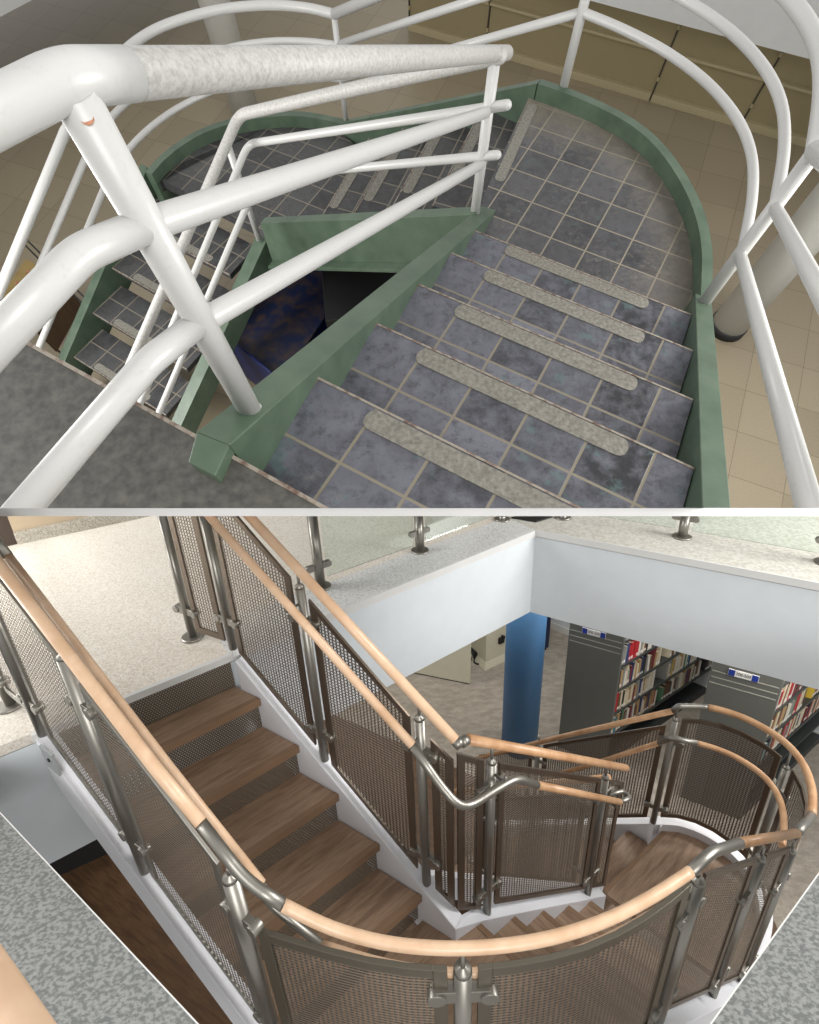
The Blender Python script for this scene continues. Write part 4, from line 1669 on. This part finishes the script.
# inner guard: along the right of flight one, round the apex, along flight two
gI = thing('guard_railing', B, flat(apex, B1), 'inner steel guard with woven-wire panels around the triangular stair well', 'railing')
Rc, Rq = I[0] + side * 0.04, I[4] + side * 0.04
rz_ = lambda p_: UB - rB * (1 + flat(p_ - I[0]).dot(dB) / flat(stB).length) + 0.055
pU = B.px(193, 637, UB)
pR = []
for q in ((236, 660), (326, 767), (427, 890)):
    b_ = B.vp(*q, Rc, Rq)
    b_.z = rz_(b_)
    pR.append(b_)
pAx = flat(apex + side * 0.04 - dB * 0.02)
pAx = V(pAx.x, pAx.y, rz_(pAx))
tr_ = [B.vp(*q, Rc, Rq) for q in [(250, 517), (455, 740)]]
gx = side * -0.085
gb_ = [B.vp(*q, Rc + gx, Rq + gx) for q in [(210, 517), (412, 745), (440, 785), (457, 805)]]
rail_z = lambda b_: tr_[0].z + (tr_[1].z - tr_[0].z) * flat(b_ - tr_[0]).length / flat(tr_[1] - tr_[0]).length * (1 if flat(b_ - tr_[0]).dot(dB) > 0 else -1)
post(gI, pU, 1.05, pU - pR[0], flange=True)
for i_, b_ in enumerate(pR):
    zt_ = rail_z(b_)
    post(gI, b_, zt_ - b_.z - 0.075, stB, stem=flat(b_, zt_ - 0.01), clamps=((0.18,), (0.82,)))
panel(gI, [flat(pU, UB), flat(pR[0], UB)], 0.05, 0.98)
panel(gI, [pR[0], pR[1]], 0.03, 0.97)
panel(gI, [pR[1], pR[2]], 0.03, 0.97)
panel(gI, [pR[2], pAx], 0.03, 0.97, 'dark_steel', (0.045, 0.01))
rail(gI, [tr_[0] + (tr_[0] - tr_[1]) * 0.3, tr_[1]], RW, 'maple')
rail(gI, [tr_[1], tr_[1] + (tr_[1] - tr_[0]).normalized() * 0.03], RW * 1.03, 'steel', 'rail_end_cap')
rail(gI, [gb_[0] + (gb_[0] - gb_[1]) * 0.3, gb_[1]], RG * 1.05, 'maple', 'grab_rail')
# flight two side
Nc, Nq = N[0] - n2b * 0.035, N[4] - n2b * 0.035
nz = lambda p_: B1 - rB * flat(p_ - N[0]).dot(d2b) / flat(st2).length + 0.022
pN = []
for q in ((487, 914), (587, 897)):
    b_ = B.vp(*q, Nc, Nq)
    b_.z = nz(b_)
    pN.append(b_)
pA2 = V(apex.x, apex.y, 0) - n2b * 0.035 + d2b * 0.03
pA2.z = nz(pA2)
pNe = V(*Nc) + st2 * (s2e + 0.1)
pNe.z = nz(pNe)
t2 = [B.vp(*q, Nc, Nq) for q in [(467, 739), (626, 768)]]
rz2 = lambda b_: lerp(t2[0], t2[1], flat(b_ - t2[0]).dot(d2b) / flat(t2[1] - t2[0]).length).z
for b_ in pN:
    post(gI, b_, rz2(b_) - b_.z - 0.085, st2, stem=flat(b_, rz2(b_) - 0.01), clamps=((0.17,), (0.86,)))
hN = rz2(pN[0]) - pN[0].z - 0.10
panel(gI, [pA2, pN[0]], 0.03, hN, 'dark_steel', (0.005, 0.04))
panel(gI, [pN[0], pN[1]], 0.06, hN, 'dark_steel')
panel(gI, [pN[1], pNe], 0.06, hN, 'dark_steel', (0.04, 0.0))
rail(gI, [t2[0], t2[1]], RW, 'maple_mid')
rail(gI, [t2[0] - d2b * 0.03, t2[0]], RW * 1.04, 'steel', 'rail_end_cap')
gx2 = n2b * 0.085
gN = [B.vp(*q, Nc + gx2, Nq + gx2) for q in [(470, 806), (495, 790), (516, 778), (537, 785), (620, 802), (634, 800)]]
rail(gI, round_corner([gb_[1], gb_[2], gb_[3], gN[0], gN[1], gN[2], gN[3]], 0.05), RG, 'steel', 'grab_rail_end')
rail(gI, [gN[3], gN[4]], RG, 'maple_mid', 'grab_rail')
e_ = gN[4] + d2b * 0.11
rail(gI, round_corner([gN[4], e_ - V(0, 0, 0.05), e_ - n2b * 0.055 + V(0, 0, -0.05) , flat(gN[4] - n2b * 0.07 - d2b * 0.0, gN[4].z - 0.02)], 0.025), RG * 0.8, 'steel', 'grab_rail_end')
# brackets of the grab rail
def bracket(root, a, b):
    m_ = MB()
    c_ = lerp(a, b, .5) - V(0, 0, 0.05)
    m_.tube([a - V(0, 0, 0.0), flat(a, a.z - 0.045), b - V(0, 0, 0.03)], 0.006, 8)
    m_.build('bracket', M['steel'], B, root)
for b_ in pR[1:]:
    s_ = flat(b_ - gb_[0]).dot(dB) / flat(gb_[1] - gb_[0]).length
    a_ = gb_[0] + V(gb_[1].x - gb_[0].x, gb_[1].y - gb_[0].y, gb_[1].z - gb_[0].z) * s_
    bracket(gI, a_, flat(b_, a_.z - 0.02))
for b_ in pN:
    s_ = flat(b_ - gN[2]).dot(d2b) / flat(gN[4] - gN[2]).length
    a_ = lerp(gN[2], gN[4], max(-0.3, s_))
    bracket(gI, a_, flat(b_, a_.z - 0.03))
# flight three inner guard, seen through the wire
k0 = F0a + nd3b + V(0, 0, 0.05) - n3b * 0.03
k1 = k0 + st3b * 4
gT = thing('guard_railing', B, flat(k0, B2), 'short inner guard of the lowest flight, seen through the woven wire', 'railing')
post(gT, k0 + st3b * 0.6, 1.0, st3b)
post(gT, k0 + st3b * 4.4, 1.0, st3b)
panel(gT, [k0 + st3b * 0.6, k0 + st3b * 4.4], 0.05, 0.95)
rail(gT, [k0 + st3b * 0.3 + V(0, 0, 1.06), k0 + st3b * 6 + V(0, 0, 1.06)], RW, 'maple_mid')

# --- glass balustrade along the gallery
gl_pts = [B.px(321, 587, UB + 0.002), B.px(420, 551, UB + 0.002), B.px(502, 519.5, UB + 0.002)]
gr_pts = [B.px(563, 517.5, UB + 0.002), B.px(682, 537, UB + 0.002), B.px(826, 563, UB + 0.002)]
for pts_, lb in ((gl_pts, 'frameless glass balustrade on steel posts along the left gallery edge'), (gr_pts, 'frameless glass balustrade on steel posts along the right gallery edge')):
    gg = thing('glass_balustrade', B, pts_[0], lb, 'balustrade')
    t_ = flat(pts_[-1] - pts_[0]).normalized()
    nn = V(-t_.y, t_.x)
    for p_ in pts_:
        m_ = MB()
        m_.tube([p_, p_ + V(0, 0, 1.0)], 0.031, 16)
        po = m_.build('post', M['steel'], B, gg)
        m_ = MB()
        m_.lathe(p_, [(0.062, 0), (0.062, 0.008), (0.055, 0.012)], 24)
        m_.build('flange', M['steel'], B, gg, po)
        m_ = MB()
        for sg in (1, -1):
            o_ = p_ + V(0, 0, 0.145) + t_ * sg * 0.015
            m_.box(o_ - nn * 0.011 - V(0, 0, 0.02), t_ * sg * 0.05, nn * 0.022, V(0, 0, 0.04))
            m_.tube([o_ + t_ * sg * 0.05 - nn * 0.014, o_ + t_ * sg * 0.05 + nn * 0.014], 0.02, 12)
        m_.build('clamp', M['steel'], B, gg, po)
    ext = [pts_[0] - t_ * 0.75 * (1 if pts_ is gr_pts else 0.0)] + pts_ + [pts_[-1] + t_ * 0.9]
    for a_, b_ in zip(ext, ext[1:]):
        if (b_ - a_).length < 0.2:
            continue
        m_ = MB()
        m_.box(flat(a_, UB + 0.06) + t_ * 0.05 - nn * 0.004, flat(b_ - a_) - t_ * 0.10, nn * 0.008, V(0, 0, 0.85))
        m_.build('glass_pane', M['glass'], B, gg)

# --- lower level: blue column, cream panel, cream pillar, adaptor, dark chair base
column((519, 745), 0.215, BF * -1 + UB - FASC - 0.0, 'blue round column standing on the lower carpet', B, M['blue_column'], BF, False)
q0, q1 = B.px(400, 671, BF), B.px(470, 685, BF)
dq = flat(q1 - q0).normalized()
nq = V(-dq.y, dq.x)
cab = thing('room_divider', B, q1 - dq * 0.5, 'cream panel divider standing on the carpet under the left fascia', 'divider')
m_ = MB()
m_.box(flat(q1, BF + 0.02) - dq * 1.3, dq * 1.3, nq * 0.06, V(0, 0, 1.3))
m_.build('panel', M['cream'], B, cab, bevel=0.008)
m_ = MB()
m_.box(flat(q1, BF) - dq * 1.28 + nq * 0.01, dq * 1.26, nq * 0.04, V(0, 0, 0.02))
m_.build('plinth', M['base_black'], B, cab)
pc = B.px(478, 655, BF)
p_a, p_b = B.px(485, 671, BF), B.px(502, 663, BF)
da = flat(p_b - p_a).normalized()
db = V(-da.y, da.x)
pw = 0.42
pil = thing('pillar', B, p_a + da * .2 + db * .2, 'cream square pillar with flared foot behind the blue column', 'pillar')
m_ = MB()
m_.box(flat(p_a, BF + 0.10) + da * 0.05 + db * 0.05, da * pw, db * pw, V(0, 0, 2.2))
m_.build('shaft', M['cream'], B, pil, bevel=0.006)
m_ = MB()
o_ = flat(p_a, BF)
m_.hexa([o_, o_ + da * (pw + .1), o_ + da * (pw + .1) + db * (pw + .1), o_ + db * (pw + .1)] +
        [o_ + da * .05 + db * .05 + V(0, 0, .1), o_ + da * (pw + .05) + db * .05 + V(0, 0, .1), o_ + da * (pw + .05) + db * (pw + .05) + V(0, 0, .1), o_ + da * .05 + db * (pw + .05) + V(0, 0, .1)])
m_.build('foot', M['cream'], B, pil, bevel=0.004)
pl_ = B.vp(500.5, 639, p_a + db * .05, p_a + db * .05 + da)
m_ = MB()
m_.box(pl_ - da * 0.05 - db * 0.04 - V(0, 0, 0.06), da * 0.10, db * 0.04, V(0, 0, 0.10))
m_.tube([pl_ - db * .03, pl_ - db * .04 + V(0, 0, 0.09)], 0.02, 8)
m_.tube([pl_ - db * .03 + da * .04, pl_ - db * .04 + da * .04 + V(0, 0, 0.06)], 0.015, 8)
tag(m_.build('plug', M['black'], B, bevel=0.006), 'black plug in the socket on the cream pillar', 'plug')
ad = B.px(482, 658, BF)
adp = thing('power_adaptor', B, ad, 'black power adaptor with cords on the carpet beside the cream divider', 'adaptor')
m_ = MB()
m_.box(ad - V(0.13, 0.06), V(0.26, 0.05), V(-0.04, 0.15), V(0, 0, 0.15))
m_.build('body', M['black'], B, adp, bevel=0.015)
for cpts in ([(480, 656), (474, 661), (478, 664), (487, 662), (490, 655)], [(478, 655), (472, 652), (471, 660)], [(481, 654), (487, 649), (489, 641)]):
    cp = spline([B.px(*q, BF + 0.012) for q in cpts], 5)
    m_ = MB()
    m_.tube(cp, 0.012, 6)
    m_.build('cord', M['black'], B, adp)
nb = B.px(545, 652, BF)
ch_ = thing('cabinet', B, nb, 'narrow dark blue cabinet edge showing just right of the blue column', 'cabinet')
m_ = MB()
m_.box(flat(nb, BF + 0.06) - V(0.30, 0.0), V(0.36, 0.02), V(-0.02, 0.4), V(0, 0, 1.4))
m_.build('body', M['navy'], B, ch_, bevel=0.01)
m_ = MB()
m_.box(flat(nb, BF) - V(0.27, -0.03), V(0.30, 0.02), V(-0.02, 0.34), V(0, 0, 0.06))
m_.build('plinth', M['black'], B, ch_)
# far lower wall behind the column and the shelves
fw = MB()
f0, f1 = flat(B.px(556, 630, BF)), flat(B.px(575, 638, BF))
fwd_ = (f1 - f0).normalized()
fwn = V(-fwd_.y, fwd_.x)
fw.prism([f0 - fwd_ * 5, f0 + fwd_ * 9, f0 + fwd_ * 9 + fwn * 0.1, f0 - fwd_ * 5 + fwn * 0.1], BF, UB - FASC)
struct('wall_far', fw, M['white_wall'], B, 'white wall at the far end of the lower level behind the shelving', 'wall')
fw = MB()
fw.prism([f0 - fwd_ * 5, f0 + fwd_ * 9, f0 + fwd_ * 9 - fwn * 0.015, f0 - fwd_ * 5 - fwn * 0.015], BF, BF + 0.12)
struct('baseboard_far', fw, M['pale_trim'], B, 'pale skirting along the far lower wall', 'baseboard')

# --- grey book shelving
k0_, k1_ = B.px(680, 797, BF), B.px(739.5, 820, BF)
ce = (k0_ + k1_) / 2
ee = flat(k1_ - k0_)
eu = ee.normalized()
ev_ = V(-eu.y, eu.x)
ev_ = V(0.86, 0.51).normalized()        # the cases run away at a slant to their end panels
hs = B.up(ce, 741.5, 674).z
s1c = B.px(596, 633, hs)
epn = V(-eu.y, eu.x)
if epn.y < 0:
    epn = -epn
SHH = 2.05
SLEN = 6.0
fas_y = lambda x_: 612.5 + (688 - 612.5) * (x_ - 531) / (819 - 531)
cols = [('cream', sr(206, 196, 170)), ('red', sr(170, 36, 44)), ('white', sr(218, 214, 204)), ('brown', sr(104, 72, 52)), ('navy', sr(40, 56, 104)), ('tan', sr(176, 146, 104)),
        ('green', sr(84, 124, 92)), ('black', sr(44, 42, 44)), ('maroon', sr(112, 40, 48)), ('grey', sr(140, 140, 136)), ('yellow', sr(206, 176, 60)), ('teal', sr(62, 120, 136))]
bm_ = {n_: plain(n_ + '_book_cloth', c_, 0.6) for n_, c_ in cols}
wts = dict(left=[9, 1.2, 5, 4, 2, 6, 1, 4, 1, 4, 0.3, 0.6], right=[7, 5, 4, 3, 1, 3, 1, 2, 5, 3, 0.6, 0.4])
ordn = lambda n_: f"{n_}{'th' if 10 <= n_ % 100 <= 20 else {1: 'st', 2: 'nd', 3: 'rd'}.get(n_ % 10, 'th')}"
rows_nm = ['lowest', 'second lowest', 'middle', 'second highest', 'highest']


def label_sign(root, c, txt):
    m_ = MB()
    o_ = c - epn * 0.012 - eu * 0.12
    m_.box(o_ - V(0, 0, 0.035), eu * 0.24, epn * 0.008, V(0, 0, 0.07))
    pl2 = m_.build('label_holder', M['sign_white'], B, root)
    for s_ in (0.003, 0.187):
        m_ = MB()
        m_.box(o_ + eu * s_ - epn * 0.003 - V(0, 0, 0.033), eu * 0.05, epn * 0.004, V(0, 0, 0.066))
        m_.build('blue_square', M['sign_blue'], B, root, pl2)
    cu = bpy.data.curves.new('lettering', 'FONT')
    cu.body = txt
    cu.size = 0.046
    cu.align_x = 'CENTER'
    cu.align_y = 'CENTER'
    cu.extrude = 0.0005
    cu.materials.append(M['ink'])
    tmp = bpy.data.objects.new('lettering', cu)
    tm = bpy.data.meshes.new_from_object(tmp)
    bpy.data.objects.remove(tmp)
    to = bpy.data.objects.new('lettering', tm)
    COL.objects.link(to)
    to.parent = pl2
    mx = Matrix((eu, V(0, 0, 1), -epn)).transposed().to_4x4()
    mx.translation = (c - epn * 0.0145) - Vector(root['_o'])
    mx = mx @ Matrix.Diagonal((0.78, 1, 1, 1))
    to.matrix_local = mx


nbook = 0
for side_nm, ctr, txt, z_rows in (('left', flat(s1c), '000-200', None), ('right', flat(ce), '300-500', None)):
    un = thing('bookcase', B, flat(ctr, BF) + ev_ * SLEN / 2, ('grey double-sided bookcase nearer the blue column' if side_nm == 'left' else 'grey double-sided bookcase behind the rounded far landing'), 'bookcase', 'grey bookcases')
    wE = ee.length
    o_ = flat(ctr, BF) - eu * wE / 2
    m_ = MB()
    m_.box(o_, eu * wE, ev_ * 0.03, V(0, 0, SHH))
    ep = m_.build('end_panel', M['shelf_grey'], B, un, bevel=0.003)
    for dz in (-0.185, -0.115, -0.045, 0.06):
        m_ = MB()
        m_.box(flat(o_, hs + dz) - epn * 0.004 + eu * 0.012, eu * (wE - 0.024), epn * 0.006, V(0, 0, 0.010))
        m_.build('groove', M['shelf_line'], B, un, ep)
    label_sign(un, flat(ctr - eu * 0.02, hs + 0.0), txt)
    # spine panel, shelves on the visible side, base
    fdir = eu
    m_ = MB()
    m_.box(flat(ctr, BF + 0.1) - eu * 0.01 + ev_ * 0.03, eu * 0.02, ev_ * SLEN, V(0, 0, SHH - 0.14))
    m_.build('back_panel', M['shelf_dark'], B, un)
    m_ = MB()
    m_.box(flat(ctr, BF) + ev_ * 0.03, eu * (wE / 2 - 0.0), ev_ * SLEN, V(0, 0, 0.10))
    m_.build('base', M['shelf_dark'], B, un)
    sh_z = [BF + 0.44, BF + 0.77, BF + 1.10, BF + 1.43, BF + 1.76]
    edge_o = flat(ctr + eu * wE / 2)
    for ri, z in enumerate(sh_z):
        m_ = MB()
        m_.box(flat(ctr, z - 0.02) + eu * 0.012 + ev_ * 0.03, eu * (wE / 2 - 0.014), ev_ * SLEN, V(0, 0, 0.02))
        m_.box(flat(edge_o, z - 0.03) - eu * 0.010 + ev_ * 0.03, eu * 0.010, ev_ * SLEN, V(0, 0, 0.034))
        m_.build('shelf', M['shelf_dark'], B, un)
        s_ = 0.045
        cnt = 0
        bay_end = 0.95
        rb = random.Random(ri * 17 + (3 if side_nm == 'left' else 91))
        fill_to = 0.95 - rb.uniform(0.05, 0.22)
        while s_ < SLEN - 0.06:
            if s_ > fill_to:
                s_ = bay_end + 0.03
                bay_end += 0.95
                fill_to = bay_end - rb.uniform(0.04, 0.20)
                continue
            th = rb.uniform(0.022, 0.048)
            hh = rb.uniform(0.20, 0.285)
            dp = rb.uniform(0.12, 0.15)
            cn = rb.choices([c_[0] for c_ in cols], wts[side_nm])[0]
            c3 = flat(edge_o, z) + ev_ * (s_ + th / 2) - eu * 0.02
            px_, py_ = B.proj(c3 + V(0, 0, hh * 0.5))
            cnt += 1
            topx = B.proj(c3 + V(0, 0, hh * 0.2))
            vis = topx[1] > fas_y(topx[0]) and px_ < 822 and (side_nm == 'right' or px_ < 716) and py_ < 860
            if vis and ri >= 1 or (vis and px_ < 760 and side_nm == 'left'):
                lean = rb.uniform(-0.015, 0.015)
                fo_ = flat(edge_o, z) + ev_ * s_ - eu * 0.014
                tv = ev_ * th
                dv_ = -eu * dp
                lv_ = V(0, 0, hh) + ev_ * lean
                m_ = MB()
                m_.mi = 0
                cv = 0.003
                m_.box(fo_, tv, dv_.normalized() * cv * 1.6, lv_)                    # spine
                m_.box(fo_ + dv_.normalized() * cv, ev_ * cv, dv_, lv_)              # boards
                m_.box(fo_ + dv_.normalized() * cv + ev_ * (th - cv), ev_ * cv, dv_, lv_)
                m_.mi = 1
                m_.box(fo_ + dv_.normalized() * cv * 1.6 + ev_ * cv + V(0, 0, 0.003), ev_ * (th - 2 * cv), dv_ * 0.97, lv_ * 0.965)   # page block
                m_.mi = 2
                if rb.random() < 0.6:
                    m_.box(fo_ + eu * 0.0008 + ev_ * th * 0.12 + V(0, 0, 0.02), ev_ * th * 0.76, -eu * 0.002, V(0, 0, 0.035))             # spine label
                bo = m_.build('book', [bm_[cn], M['paper'], M['sign_white']], B, bevel=0.0)
                nbook += 1
                sz = 'tall' if hh > 0.255 else ('short' if hh < 0.225 else 'mid-height')
                tag(bo, f"{sz} {cn} book, {ordn(cnt)} along the {rows_nm[ri]} shelf of the {side_nm} grey bookcase", 'book', f'books in the {side_nm} bookcase')
            s_ += th + 0.002
print('books', nbook)

# --- dark mat behind the corner of the balustrade
mq = [flat(B.px(*q, UB)) for q in [(511, 518.6), (536, 523), (553, 517.8)]]
mq.append(mq[0] + mq[2] - mq[1])
m_ = MB()
m_.prism(mq, UB + 0.003, UB + 0.014)
tag(m_.build('floor_mat', M['black'], B, bevel=0.003), 'dark mat on the gallery floor behind the inner corner of the glass', 'mat')

# --- maple balcony rail in the near corner
zb = UB + 1.02
b0, b1 = B.px(-22, 966, zb), B.px(23, 1036, zb)
db_ = (b1 - b0).normalized()
nr = thing('balcony_rail', B, flat(b1, UB), 'thick maple balcony handrail cut off by the lower left corner', 'railing')
m_ = MB()
m_.tube([b0 - db_ * 0.5, b0, b1, b1 + db_ * 0.4], 0.020, 24)
m_.build('handrail', M['maple'], B, nr)
pb_ = flat(b1 + db_ * 0.3)
m_ = MB()
m_.tube([flat(pb_, UB), flat(pb_, zb - 0.02)], 0.02, 14)
m_.build('post', M['steel'], B, nr)

for o in bpy.data.objects:
    if '_o' in o:
        del o['_o']
